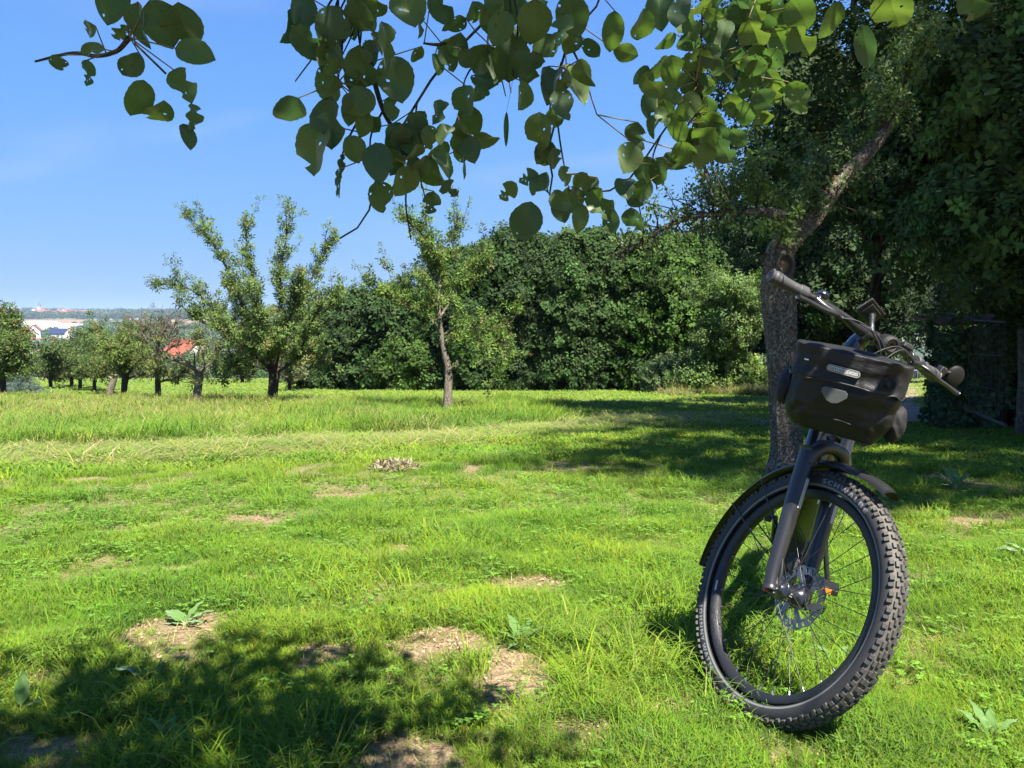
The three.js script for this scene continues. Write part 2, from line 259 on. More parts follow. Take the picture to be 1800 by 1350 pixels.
{
  const grassMat = leafMat({ transmission: 0.45, clearcoat: 0.07, clearcoatRoughness: 0.35, specularIntensity: 0.3 });
  const R = rng(77), geos = { lawn: [1, 2, 3].map((i) => tuft(i, 34, 0.055, 0.076, 0.0026, 0.36, 0.5)), far: [4, 5].map((i) => tuft(i, 44, 0.16, 0.085, 0.011, 0.6, 0.5)), long: [6, 7, 8].map((i) => tuft(i, 20, 0.06, 0.16, 0.0036, 0.3, 0.7)), wide: [9, 10].map((i) => tuft(i, 60, 0.5, 0.12, 0.03, 0.7, 0.5)), meadow: [11, 12, 13].map((i) => tuft(i, 30, 0.15, 0.34, 0.0085, 0.28, 0.5, i === 13 ? 5 : 0)), hay: [14, 15].map((i) => tuft(i, 40, 0.17, 0.2, 0.0075, 1.7, 0.9)), clover: [16, 17].map(clover) };
  const lists = {}; for (const k in geos) lists[k] = geos[k].map(() => []);
  const put = (k, x, z, s, c, up) => { const l = lists[k]; l[Math.floor(R() * l.length) % l.length].push({ p: ground(x, z), up: (up ?? V((R() - 0.5) * 0.25, 1, (R() - 0.5) * 0.25)).normalize(), spin: R() * 6.28, s, c }); };
  const tone = (x, z) => { const a = clamp(0.5 + 1.3 * fbm(x * 0.8, z * 0.8, 4, 3), 0, 1), b = clamp(0.5 + 1.4 * noise(x * 3.1, z * 3.1, 7), 0, 1); return C(lerp(0.08, 0.17, a) * (0.85 + 0.4 * b), lerp(0.215, 0.285, a) * (0.85 + 0.3 * b), lerp(0.007, 0.013, a)); };
  const wheel = [[0.66, -2.12]];
  for (let i = 0; i < 74000; i++) {                                  // lawn: thinner with distance, wider tufts
    const r = 1.25 + R() * 25, a = (R() - 0.5) * rad(84) + rad(1), x = Math.sin(a) * r, z = -Math.cos(a) * r, t = tall(x, z), b = bare(x, z);
    if (onPath(x, z)) continue;
    if (R() < t * 0.92 || R() < b * 0.7) continue;
    const thin = fbm(x * 1.5, z * 1.5, 11, 3);
    if (r < 9 && thin < -0.06 && R() < 0.6) continue;
    const c = tone(x, z), s = (0.6 + 0.6 * R()) * (1 - 0.5 * b) * (1 + 0.9 * noise(x * 2.2, z * 2.2, 31));
    if (r < 7.5) put('lawn', x, z, s, c); else put('far', x, z, s * (0.7 + r / 40), c);
  }
  for (let i = 0; i < 30000; i++) {                                  // near lawn again, close to the lens
    const r = 1.3 + R() * 3.4, a = (R() - 0.5) * rad(84), x = Math.sin(a) * r, z = -Math.cos(a) * r, b = bare(x, z);
    if (R() < b * 0.78 || (fbm(x * 1.5, z * 1.5, 11, 3) < -0.05 && R() < 0.65)) continue;
    put('lawn', x, z, (Math.hypot(x - 0.62, z + 2.1) < 0.34 ? 0.6 : 1) * (0.5 + 0.7 * R()) * (1 - 0.4 * b) * (1 + 0.9 * noise(x * 2.2, z * 2.2, 31)), tone(x, z));
  }
  for (let i = 0; i < 2600; i++) { const r = 1.3 + Math.sqrt(R()) * 5, a = (R() - 0.5) * rad(82), x = Math.sin(a) * r, z = -Math.cos(a) * r; if (bare(x, z) > 0.7) continue; put('clover', x, z, 0.8 + 0.8 * R(), C(0.14, 0.26, 0.018).multiplyScalar(0.7 + 0.5 * R())); }
  for (let i = 0; i < 13000; i++) {                                   // longer clumps the mower missed
    const r = 1.4 + R() * 7, a = (R() - 0.5) * rad(80), x = Math.sin(a) * r, z = -Math.cos(a) * r, f = fbm(x * 1.15 + 3, z * 1.15, 21, 3) + (r < 2.6 ? 0.06 : 0) + 0.08 * Math.exp(-((x - 0.66) ** 2 + (z + 2.05) ** 2) / 0.12) + 0.16 * Math.exp(-((x - 0.35) ** 2 + (z + 2.6) ** 2) / 0.15) + 0.18 * Math.exp(-((x + 0.05) ** 2 + (z + 1.9) ** 2) / 0.1);
    if (f < 0.03 + 0.3 * R() || bare(x, z) > 0.3) continue;
    put('long', x, z, 0.55 + 0.6 * R(), tone(x, z));
  }
  for (let i = 0; i < 17000; i++) {                                  // tall meadow
    const d = 8 + R() * 14, x = (R() - 0.56) * d * 1.6, z = -d; if (R() > tall(x, z)) continue;
    const a = clamp(0.5 + 1.9 * fbm(x * 0.5, z * 0.7, 3, 3), 0, 1), straw = clamp(sstep(-x, 1, 7) * sstep(d, 9.5, 13) * 0.9 + 0.8 * sstep(noise(x * 0.9, z * 0.6, 12), 0.1, 0.35), 0, 1), c = C(lerp(0.10, 0.16, a), lerp(0.22, 0.27, a), 0.014).lerp(C(0.24, 0.25, 0.06), straw * R());
    put('meadow', x, z, V(1, (0.6 + 0.5 * R()) * (1 + 0.8 * noise(x * 0.8, z * 0.8, 14)), 1), c.multiplyScalar(0.78 + 0.4 * R()), V((R() - 0.5) * 0.3 + 0.1, 1, (R() - 0.5) * 0.3));
  }
  for (let i = 0; i < 9000; i++) { const x = -9 + R() * 14, d = 5.5 + R() * 10, z = -d; if (R() > swath(x, z)) continue; put('hay', x, z, V(1, 0.5 + 0.5 * R(), 1), C(0.16, 0.26, 0.02).lerp(C(0.32, 0.31, 0.08), R() * R()), V((R() - 0.5) * 0.3, 1, (R() - 0.5) * 0.3)); }
  for (let i = 0; i < 36000; i++) {                                  // the mown field beyond
    const d = 17 + 95 * Math.pow(R(), 1.5), x = (R() - 0.52) * d * 1.5, z = -d; if (tall(x, z) > 0.3 || onPath(x, z)) continue;
    const a = clamp(0.5 + 1.5 * fbm(x / 7, d / 4, 2, 3), 0, 1);
    put('wide', x, z, V(0.7 + d / 60, (0.35 + 0.3 * R()) * (1 + d / 90), 0.7 + d / 60), C(lerp(0.11, 0.175, a), lerp(0.215, 0.26, a), 0.018));
  }
  const drymat = grassMat;
  for (let i = 0; i < 1500; i++) {                                   // straw-coloured long grass along the wood's foot
    const R1 = R(), spot = R1 < 0.75; const p = spot ? at(1150 + (R() + R()) * 130, 690, 22.8 + R() * 2.4) : at(670 + R() * 45, 690, 29 + R() * 2); if (noise(p.x * 0.9, p.z * 0.9, 17) < -0.12) continue;
    put('meadow', p.x, p.z, V(1.2, 0.6 + 1.1 * R(), 1.2), C(0.32, 0.28, 0.11).lerp(C(0.16, 0.24, 0.04), R()));
  }
  const info = { lawn: ['lawn_grass', 'short green grass of the lawn in the foreground'], far: ['lawn_grass', 'mown grass of the lawn in the middle distance'], long: ['long_grass', 'longer dark green clumps standing out of the near lawn'], wide: ['field_grass', 'mown grass of the far field before the hedge'], meadow: ['meadow_grass', 'tall uncut meadow grass with pale seed heads under the orchard trees'], hay: ['cut_grass', 'yellowish cut grass lying along the edge of the meadow'], clover: ['clover', 'small round clover leaves low between the grass blades'] };
  for (const k in geos) {
    const g = thing(info[k][0], info[k][1], 'grass'); g.userData.kind = 'stuff'; if (k === 'clover') g.userData.category = 'clover';
    geos[k].forEach((geo, i) => scatter('tuft', geo, grassMat, lists[k][i], g));
  }
  // crumbs of earth and shreds of dead grass on the worn patches
  const cl = new THREE.IcosahedronGeometry(0.006, 1), cp = cl.attributes.position; for (let i = 0; i < cp.count; i++) { const v = V().fromBufferAttribute(cp, i), q = 1 + 0.5 * noise(v.x * 300, v.y * 300, v.z * 300); cp.setXYZ(i, v.x * q, v.y * q * 0.7, v.z * q); } cl.computeVertexNormals();
  const litter = []; for (let i = 0; i < 9000; i++) { const r = 1.3 + R() * 6, a = (R() - 0.5) * rad(82), x = Math.sin(a) * r, z = -Math.cos(a) * r; if (fbm(x * 1.5, z * 1.5, 11, 3) > 0.02 + 0.12 * R()) continue; litter.push({ p: ground(x, z, 0.004), spin: R() * 6, s: 0.7 + R(), c: C(0.38, 0.32, 0.15).multiplyScalar(0.6 + 0.6 * R()) }); }
  const crumb = [], shred = [], sg = tuft(41, 5, 0.03, 0.05, 0.0026, 2.6, 0.2);
  for (const [cx, cz, rx, rz] of BARE) { if (Math.hypot(cx, cz) > 7) continue; for (let i = 0; i < 300; i++) { const x = cx + (R() - 0.5) * rx * 3.2, z = cz + (R() - 0.5) * rz * 3.2; if (bare(x, z) < 0.25 + 0.5 * R()) continue; const p = ground(x, z, 0.012 * bare(x, z)); if (R() < 0.6) crumb.push({ p, spin: R() * 6, s: 0.25 + 1.3 * R() * R(), c: C(0.30, 0.205, 0.125).multiplyScalar(0.7 + 0.6 * R()) }); else shred.push({ p, spin: R() * 6, s: 0.5 + R(), c: C(0.36, 0.29, 0.14).multiplyScalar(0.6 + 0.6 * R()) }); } }
  const soilMat = std({ color: 0xffffff, roughness: 1 }), ge = thing('earth_crumbs', 'loose earth crumbs and shreds of dead grass on the worn patches', 'earth'); ge.userData.kind = 'stuff'; scatter('crumb', cl, soilMat, crumb, ge); scatter('shred', sg, grassMat, shred, ge); scatter('shred', sg, grassMat, litter, ge);
}

// ---------------------------------------------------------------- trees
const barkTex = (() => { const R = rng(21); return tex(512, (u, v) => { const w = 0.06 * tileNoise(u, v, 12, 4), crack = Math.min(1, Math.abs(tileNoise(u + w, v * 0.5 + w, 26)) * 2 + 0.5 * Math.abs(tileNoise(u + w, v * 0.8, 40, 7))), k = 0.5 + crack * 0.42 + 0.28 * tileNoise(u, v, 90, 2) + 0.25 * tileNoise(u, v, 16, 6) + 0.12 * (R() - 0.5); return [k, k * 0.96, k * 0.9]; }); })();
const barkBump = tex(512, (u, v) => { const w = 0.06 * tileNoise(u, v, 12, 4); return clamp(Math.abs(tileNoise(u + w, v * 0.5 + w, 26)) * 2 + 0.5 * Math.abs(tileNoise(u + w, v * 0.8, 40, 7)) + 0.3 * tileNoise(u, v, 90, 2) + 0.1, 0, 1); }, false);
const bark = (c, k = 1) => std({ color: c, map: rep(barkTex, 2.6 * k, 2.6 * k), bumpMap: rep(barkBump, 2.6 * k, 2.6 * k), bumpScale: 0.016, roughness: 0.95 });
const BARK = { grey: bark(C(0.30, 0.27, 0.22)), dark: bark(C(0.13, 0.11, 0.09)), pear: bark(C(0.19, 0.16, 0.13), 1.5), pale: bark(C(0.36, 0.335, 0.285)), old: bark(C(0.27, 0.24, 0.20), 0.8) };
const LEAF = leafMat(), LEAFFRUIT = leafMat({ clearcoat: 0.18, clearcoatRoughness: 0.45, specularIntensity: 0.4 }), LEAFWOOD = leafMat({ clearcoat: 0.1, clearcoatRoughness: 0.5, specularIntensity: 0.3 }), LEAFDARK = leafMat({ transmission: 0.28, clearcoat: 0.5 });
const SPR = { fruit: [1, 2, 3].map((i) => sprig(40 + i, 11, 0.2, 0.085, 0.042)), small: [1, 2, 3].map((i) => sprig(46 + i, 6, 0.09, 0.052, 0.034, 1.1)), wood: [1, 2, 3].map((i) => sprig(50 + i, 20, 0.42, 0.16, 0.11, 1.1)), big: [1, 2, 3].map((i) => sprig(60 + i, 19, 0.34, 0.095, 0.056, 1.15, 0.1)), fine: [1, 2].map((i) => sprig(70 + i, 22, 0.4, 0.085, 0.05, 1.2)), ivy: [1, 2].map((i) => sprig(80 + i, 16, 0.16, 0.07, 0.062, 1.3, 0.08)), needle: [1].map((i) => sprig(90 + i, 46, 0.34, 0.13, 0.018, 0.85, 0)), bush: [1, 2].map((i) => sprig(93 + i, 18, 0.3, 0.11, 0.06, 1.0)) };
const vary = (R, c, k = 0.35) => { const f = 1 - k / 2 + k * R(), y = 1 + 0.25 * (R() - 0.4); return C(c[0] * f * y, c[1] * f, c[2] * f); };
function foliage(parent, kinds, items, mat, R, nm = 'foliage') { const l = kinds.map(() => []); for (const it of items) l[Math.floor(R() * kinds.length) % kinds.length].push(it); kinds.forEach((g, i) => { if (l[i].length) scatter(nm, g, mat, l[i], parent); }); }

/** an orchard tree: trunk, limbs drawn through points of the photograph at their own depths, twigs grown from them, leaves on the twigs */
function orchardTree(o) {
  const R = rng(o.seed), base = onGround(...o.foot), D = base.clone().applyMatrix4(camera.matrixWorldInverse).z * -1, root = thing('fruit_tree', o.label, 'tree', base, 'fruit trees of the orchard'), m = pxm(D), loc = (p) => p.clone().sub(base);
  const P = (q) => loc(at(q[0], q[1], D + (q[2] ?? 0)));
  const bk = o.bark ?? BARK.dark, trunk = o.trunk.map(P); trunk[0].y -= 0.12;
  part('trunk', limb(trunk, o.girth.map((w) => w * m / 2), { seg: 26, sides: 12, rough: 0.13 }), bk, root);
  const leaves = [], geos = [], col = () => vary(R, R() < 0.12 ? [0.17, 0.17, 0.05] : o.color ?? [0.085, 0.15, 0.035], 0.5);
  const twig = (a, dir, len, r, dens, lv) => {
    const pts = [a.clone()]; let p = a.clone(), d = dir.clone().normalize();
    for (let i = 0; i < 4; i++) { d.addScaledVector(rdir(R), 0.22).addScaledVector(Y, (o.rise ?? 0.12)).normalize(); p = p.clone().addScaledVector(d, len / 4); pts.push(p); }
    geos.push(limb(pts, [r, r * 0.35], { seg: 6, sides: 4, cap: false }));
    const cv = new THREE.CatmullRomCurve3(pts), n = Math.max(2, Math.round(len * dens * (o.dens ?? 1)));
    for (let i = 0; i < n; i++) { const t = 0.12 + 0.88 * R(); leaves.push({ p: cv.getPoint(t).addScaledVector(rdir(R), 0.03 + 0.04 * R()), up: rdir(R).addScaledVector(cv.getTangent(t), 0.9).addScaledVector(Y, 0.35).normalize(), spin: R() * 6, s: (o.leaf ?? 1) * 0.6 * (0.6 + 0.8 * R()), c: col() }); }
    if (lv > 0) for (let i = 0; i < Math.max(2, Math.round(len * 2.6)); i++) { const t = 0.25 + 0.7 * R(); twig(cv.getPoint(t), cv.getTangent(t).addScaledVector(rdir(R), 0.9), len * (0.28 + 0.25 * R()), r * 0.5, dens, lv - 1); }
  };
  for (const [pts, r0, r1, nt, tl, dens] of o.limbs) {
    const q = pts.map(P).map((v, i2, all) => i2 && i2 < all.length - 1 ? v.addScaledVector(rdir(R), 0.09) : v), cv = new THREE.CatmullRomCurve3(q, false, 'centripetal'), L = cv.getLength();
    if (L > 1.5 && tl > 0.3) for (let i = 0; i < 7; i++) { const t = 0.3 + 0.6 * R(); twig(cv.getPointAt(t), cv.getTangentAt(t).addScaledVector(rdir(R), 0.6).addScaledVector(Y, 0.35), 0.45 + 0.55 * R(), 0.007, 7, R() < 0.3 ? 1 : 0); }
    part('limb', limb(q, [r0 * 0.68 * m / 2, r1 * 0.8 * m / 2], { seg: 22, sides: 7, rough: 0.1 }), bk, root);
    for (let i = 0; i < nt * (o.twigs ?? 1.25); i++) { const t = Math.pow(R(), 0.85) * 0.86 + 0.1, d = cv.getTangentAt(t).multiplyScalar(0.9).addScaledVector(rdir(R), 0.85).addScaledVector(Y, 0.2); twig(cv.getPointAt(t), d, tl * 0.95 * (0.3 + 1.0 * R()) * (1 - 0.6 * t), Math.max(0.006, r1 * m * 0.4), dens ?? 9, L > 1.2 && R() < 0.6 ? 1 : 0); }
    const n = Math.round(L * 13 * (o.dens ?? 1)); for (let i = 0; i < n; i++) { const t = 0.3 + 0.7 * R(); if (R() < t * 0.45) continue; leaves.push({ p: cv.getPointAt(t).addScaledVector(rdir(R), 0.04 + 0.1 * R()), up: rdir(R).addScaledVector(cv.getTangentAt(t), 1).normalize(), spin: R() * 6, s: (o.leaf ?? 1) * 0.56 * (0.6 + 0.7 * R()), c: col() }); }
  }
  if (geos.length) part('twigs', mg(geos), bk, root).userData.kind = 'stuff';
  if (o.dry) { const dg = []; for (let i = 0; i < o.dry.n; i++) { const a = P([o.dry.x + (R() - 0.5) * 60, o.dry.y + (R() - 0.3) * 40, (R() - 0.5) * 1.2]); let d = V((R() - 0.5) * 1.6, 0.7, (R() - 0.5)).normalize(), p = a, pts = [a]; for (let j = 0; j < 5; j++) { d = d.clone().addScaledVector(rdir(R), 0.35).addScaledVector(Y, -0.22).normalize(); p = p.clone().addScaledVector(d, 0.16); pts.push(p); } dg.push(limb(pts, [0.011, 0.004], { seg: 7, sides: 4, cap: false })); } part('dead_twigs', mg(dg), BARK.pale, root, 'bare grey-brown dead twigs at the top').userData.kind = 'stuff'; }
  foliage(root, SPR.fruit, leaves, LEAFFRUIT, R, 'crown');
  return root;
}
const A = -0.6, B = 0.6;
orchardTree({ seed: 1, foot: [478, 716], trunk: [[478, 718], [480, 690], [482, 665], [484, 645, 0.05]], girth: [26, 17, 17, 22], color: [0.115, 0.195, 0.04], leaf: 1.1, dens: 1.7, twigs: 1.5, label: 'spreading fruit tree with long fan of upright shoots, right end of the orchard row',
  limbs: [[[[482, 650], [455, 600, A], [420, 540, A * 2], [385, 450, A * 2], [325, 372, -1.4]], 12, 1.3, 26, 0.75], [[[484, 655], [470, 590, 0.4], [452, 490, 0.7], [438, 440, 0.8], [432, 378, 0.9]], 12, 1.3, 24, 0.6], [[[484, 650], [490, 570, -0.2], [500, 480, -0.3], [506, 420, -0.3], [502, 362, -0.3]], 13, 1.3, 26, 0.6], [[[486, 650], [515, 580, 0.5], [540, 520, 0.8], [566, 460, 1], [592, 415, 1.1]], 11, 1.3, 24, 0.6], [[[486, 655], [520, 620, -0.6], [552, 570, -0.9], [578, 540, -1], [600, 505, -1]], 10, 1.3, 24, 0.7], [[[480, 655], [440, 610, 0.8], [390, 560, 1.2], [330, 500, 1.2], [262, 500, 1]], 11, 1.3, 26, 0.75], [[[480, 655], [440, 625, -0.9], [390, 590, -1.4], [340, 560, -1.6], [312, 530, -1.6]], 10, 1.3, 26, 0.75], [[[484, 655], [475, 620, 1.2], [430, 560, 1.8], [400, 500, 2]], 10, 1.3, 24, 0.8], [[[480, 655], [445, 640, 0.2], [410, 640, -0.4], [392, 672, -0.6]], 8, 2, 18, 0.6], [[[486, 655], [520, 635, 0.3], [550, 620, 0.2], [572, 640, 0.1]], 8, 2, 18, 0.6], [[[484, 650], [500, 600, -1.4], [520, 540, -1.8], [530, 480, -2]], 9, 1.3, 24, 0.7], [[[482, 650], [455, 590, -1.6], [445, 540, -2], [430, 500, -2.2]], 9, 1.3, 24, 0.7]] });
orchardTree({ seed: 2, foot: [348, 712], trunk: [[346, 714], [347, 690], [350, 670], [350, 655]], girth: [22, 14, 13, 15], bark: BARK.pale, color: [0.10, 0.155, 0.045], leaf: 1.1, label: 'old fruit tree with a pale bare limb reaching left, second from right in the row',
  limbs: [[[[349, 656], [335, 643, -0.1], [318, 632, -0.2], [292, 628, -0.3]], 11, 6, 5, 0.4, 4], [[[350, 656], [368, 645, 0.1], [380, 628, 0.2], [392, 600, 0.3]], 9, 3, 20, 0.6], [[[292, 628, -0.3], [278, 610, -0.4], [286, 580, -0.3]], 5, 2, 8, 0.5, 5], [[[352, 655], [350, 620, 0.6], [345, 590, 0.8]], 7, 2, 14, 0.6], [[[370, 645, 0.1], [400, 640, -0.3], [425, 650, -0.5]], 6, 2, 16, 0.5]] });
orchardTree({ seed: 3, foot: [278, 710], trunk: [[278, 712], [278, 690], [277, 660], [277, 630], [278, 600]], girth: [15, 10, 9, 8, 6], color: [0.12, 0.165, 0.04], leaf: 1.05, dry: { n: 110, x: 280, y: 585 }, label: 'fruit tree whose top is a mass of dead brown twigs',
  limbs: [[[[277, 670], [262, 655, 0.2], [245, 660, 0.3]], 6, 2, 16, 0.55, 7], [[[278, 672], [298, 660, -0.3], [325, 655, -0.4], [350, 668, -0.5]], 6, 2, 20, 0.55, 7], [[[277, 640], [300, 615, 0.5], [320, 605, 0.6]], 5, 2, 12, 0.5, 5], [[[277, 650], [258, 630, -0.5], [248, 610, -0.6]], 5, 2, 14, 0.5, 6], [[[277, 665], [275, 655, -0.8], [262, 650, -1.1]], 5, 2, 16, 0.5, 7], [[[278, 610], [285, 590, 0.2], [278, 560, 0.2]], 4, 2, 8, 0.5, 3]] });
orchardTree({ seed: 4, foot: [217, 705], trunk: [[217, 707], [218, 690], [219, 675], [221, 662]], girth: [12, 10, 10, 12], color: [0.13, 0.20, 0.04], leaf: 1.1, dens: 1.3, label: 'round-headed fruit tree with dark forked trunk beside the dry-topped tree',
  limbs: [[[[220, 668], [205, 652, 0.2], [185, 645, 0.3], [168, 650, 0.4]], 8, 2, 24, 0.75], [[[221, 668], [236, 655, 0.1], [250, 645, 0.1], [262, 655, 0.2]], 7, 2, 22, 0.7], [[[221, 666], [222, 630, -0.3], [218, 612, -0.5], [226, 590, -0.6]], 7, 2, 26, 0.8], [[[220, 664], [200, 630, -0.9], [190, 612, -1.2]], 6, 2, 26, 0.85], [[[221, 664], [240, 620, 0.8], [248, 590, 1.2]], 6, 2, 24, 0.8], [[[221, 664], [215, 640, 1.2], [205, 610, 1.6]], 6, 2, 26, 0.85]] });
orchardTree({ seed: 5, foot: [192, 699], trunk: [[190, 701], [194, 685], [199, 672], [202, 660]], girth: [15, 12, 11, 9], bark: BARK.pale, color: [0.10, 0.175, 0.04], leaf: 1.2, dens: 1.4, label: 'leaning pale-trunked fruit tree half hidden behind the round-headed one',
  limbs: [[[[200, 672], [188, 640, 0.3], [178, 610, 0.6], [184, 588, 0.8]], 8, 2, 28, 0.9], [[[202, 665], [215, 625, 0.6], [222, 595, 0.9], [230, 578, 1]], 8, 2, 28, 0.9], [[[200, 668], [170, 650, 0.4], [150, 640, 0.8], [140, 655, 0.9]], 7, 2, 26, 0.9], [[[200, 668], [190, 630, 1.8], [165, 600, 2.4]], 7, 2, 30, 1]] });
orchardTree({ seed: 6, foot: [787, 728], trunk: [[787, 730], [788, 690], [788, 650], [780, 615, -0.05], [774, 570, -0.05], [770, 530]], girth: [19, 15, 14, 9, 8, 7], bark: BARK.pale, color: [0.115, 0.21, 0.03], leaf: 1.05, dens: 1.5, twigs: 1.5, rise: 0.16, label: 'slender young fruit tree with pale crooked trunk in the middle of the field',
  limbs: [[[[770, 535], [764, 480], [752, 430, -0.2], [700, 375, -0.4]], 7, 2.5, 22, 0.5], [[[768, 500], [760, 470, 0.3], [742, 430, 0.4], [735, 400, 0.5]], 5, 2, 18, 0.5], [[[770, 530], [775, 480, 0.4], [790, 430, 0.6], [803, 385, 0.7]], 6, 2, 12, 0.45, 6], [[[776, 590], [750, 545, 0.3], [715, 510, 0.5], [660, 508, 0.7], [640, 480, 0.7]], 6, 2, 20, 0.45], [[[776, 570], [735, 550, -0.5], [690, 520, -0.8], [672, 520, -0.9]], 5, 2, 16, 0.45], [[[772, 560], [800, 520, 0.2], [830, 480, 0.3], [858, 455, 0.4]], 6, 2, 22, 0.5], [[[776, 590], [812, 575, -0.4], [845, 580, -0.5], [880, 612, -0.6], [880, 655, -0.6]], 6, 2, 20, 0.4], [[[778, 600], [802, 590, 0.4], [838, 600, 0.4], [850, 628, 0.4]], 5, 2, 16, 0.4], [[[772, 545], [765, 520, -0.5], [740, 490, -0.8]], 5, 2, 16, 0.45], [[[788, 650], [796, 642], [804, 634]], 9, 8, 0, 0.1]] });
orchardTree({ seed: 7, foot: [6, 702], trunk: [[2, 704], [2, 680], [0, 650]], girth: [18, 16, 14], color: [0.095, 0.165, 0.03], leaf: 1.35, dens: 1.5, label: 'leafy fruit tree cut off by the left edge of the picture',
  limbs: [[[[0, 660], [14, 620, 0.2], [22, 590, 0.3], [16, 562, 0.3]], 9, 2, 30, 0.9], [[[0, 660], [-20, 610, 0.4], [-12, 570, 0.5], [0, 558, 0.5]], 9, 2, 28, 0.9], [[[0, 665], [22, 650, -0.5], [36, 642, -0.8], [42, 655, -0.8]], 8, 2, 26, 0.8], [[[0, 660], [-40, 630, -0.4], [-70, 610, -0.5]], 8, 2, 26, 0.9], [[[0, 664], [15, 630, -0.9], [20, 600, -1.2]], 8, 2, 30, 0.9], [[[10, 640], [34, 612, 0.6], [52, 588, 0.6]], 5, 2, 14, 0.5]] });
const rowLabels = ['bushy fruit tree standing behind the leaning trunk, darker green', 'small yellowish fruit tree with thin stake-like trunk left of the orchard', 'broad dark fruit tree low behind the orchard, left of the leaning trunk', 'fruit tree in the gap between the blue spruce and the orchard', 'distant grey-green tree right behind the spreading fruit tree', 'far orchard tree glimpsed under the pale bare limb'];
[[165, 690, 62, 110, 0], [125, 682, 40, 62, 1], [140, 686, 48, 100, 2], [88, 686, 44, 70, 3], [508, 690, 52, 78, 4], [425, 676, 40, 44, 5]].forEach(([px, py, w, h, i]) => {
  orchardTree({ seed: 20 + i, foot: [px, py], trunk: [[px, py + 1], [px + 1, py - h * 0.16], [px, py - h * 0.3]], girth: [8, 6, 6], color: i === 1 ? [0.16, 0.19, 0.045] : i === 4 ? [0.14, 0.17, 0.075] : [0.075, 0.135, 0.035], leaf: 1.7, dens: 0.9, label: rowLabels[i],
    limbs: [[[[px, py - h * 0.26], [px - w * 0.4, py - h * 0.5, 0.4], [px - w * 0.5, py - h * 0.7, 0.6]], 5, 2, 18, 0.9], [[[px, py - h * 0.28], [px + w * 0.3, py - h * 0.5, -0.3], [px + w * 0.5, py - h * 0.72, -0.4]], 5, 2, 18, 0.9], [[[px, py - h * 0.28], [px, py - h * 0.6, -0.7], [px + 4, py - h * 0.97, -0.8]], 5, 2, 20, 0.9], [[[px, py - h * 0.27], [px + w * 0.2, py - h * 0.35, 0.9], [px + w * 0.45, py - h * 0.4, 1.4]], 5, 2, 18, 0.9]] });
});
{ // blue spruce and its neighbour at the left edge
  for (const [px, py, hgt, wd, label] of [[33, 694, 32, 46, 'low blue spruce at the left edge of the orchard'], [6, 690, 24, 24, 'smaller blue-green conifer left of the blue spruce, cut by the picture edge']]) {
    const base = onGround(px, py), D = -base.clone().applyMatrix4(camera.matrixWorldInverse).z, m = pxm(D), root = thing('blue_spruce', label, 'conifer', base), R = rng(px), it = [];
    part('trunk', limb([V(0, -0.1, 0), V(0, hgt * m, 0)], [0.06, 0.015], { seg: 4 }), BARK.dark, root);
    for (let i = 0; i < 800; i++) { const t = Math.pow(R(), 1.4), a = Math.floor(R() * 9) * 0.7 + t * 20, r = (1 - t) * wd * m * (0.15 + 0.85 * R()), tier = Math.floor(t * 5) / 5 + 0.03; it.push({ p: V(Math.cos(a) * r, (tier + 0.06) * hgt * m - r * 0.12, Math.sin(a) * r), up: V(Math.cos(a), 0.25, Math.sin(a)).normalize(), spin: R() * 6, s: 0.4 + 0.3 * R(), c: vary(R, [0.075, 0.13, 0.115], 0.5) }); }
    foliage(root, SPR.needle, it, LEAFDARK, R, 'crown');
  }
}

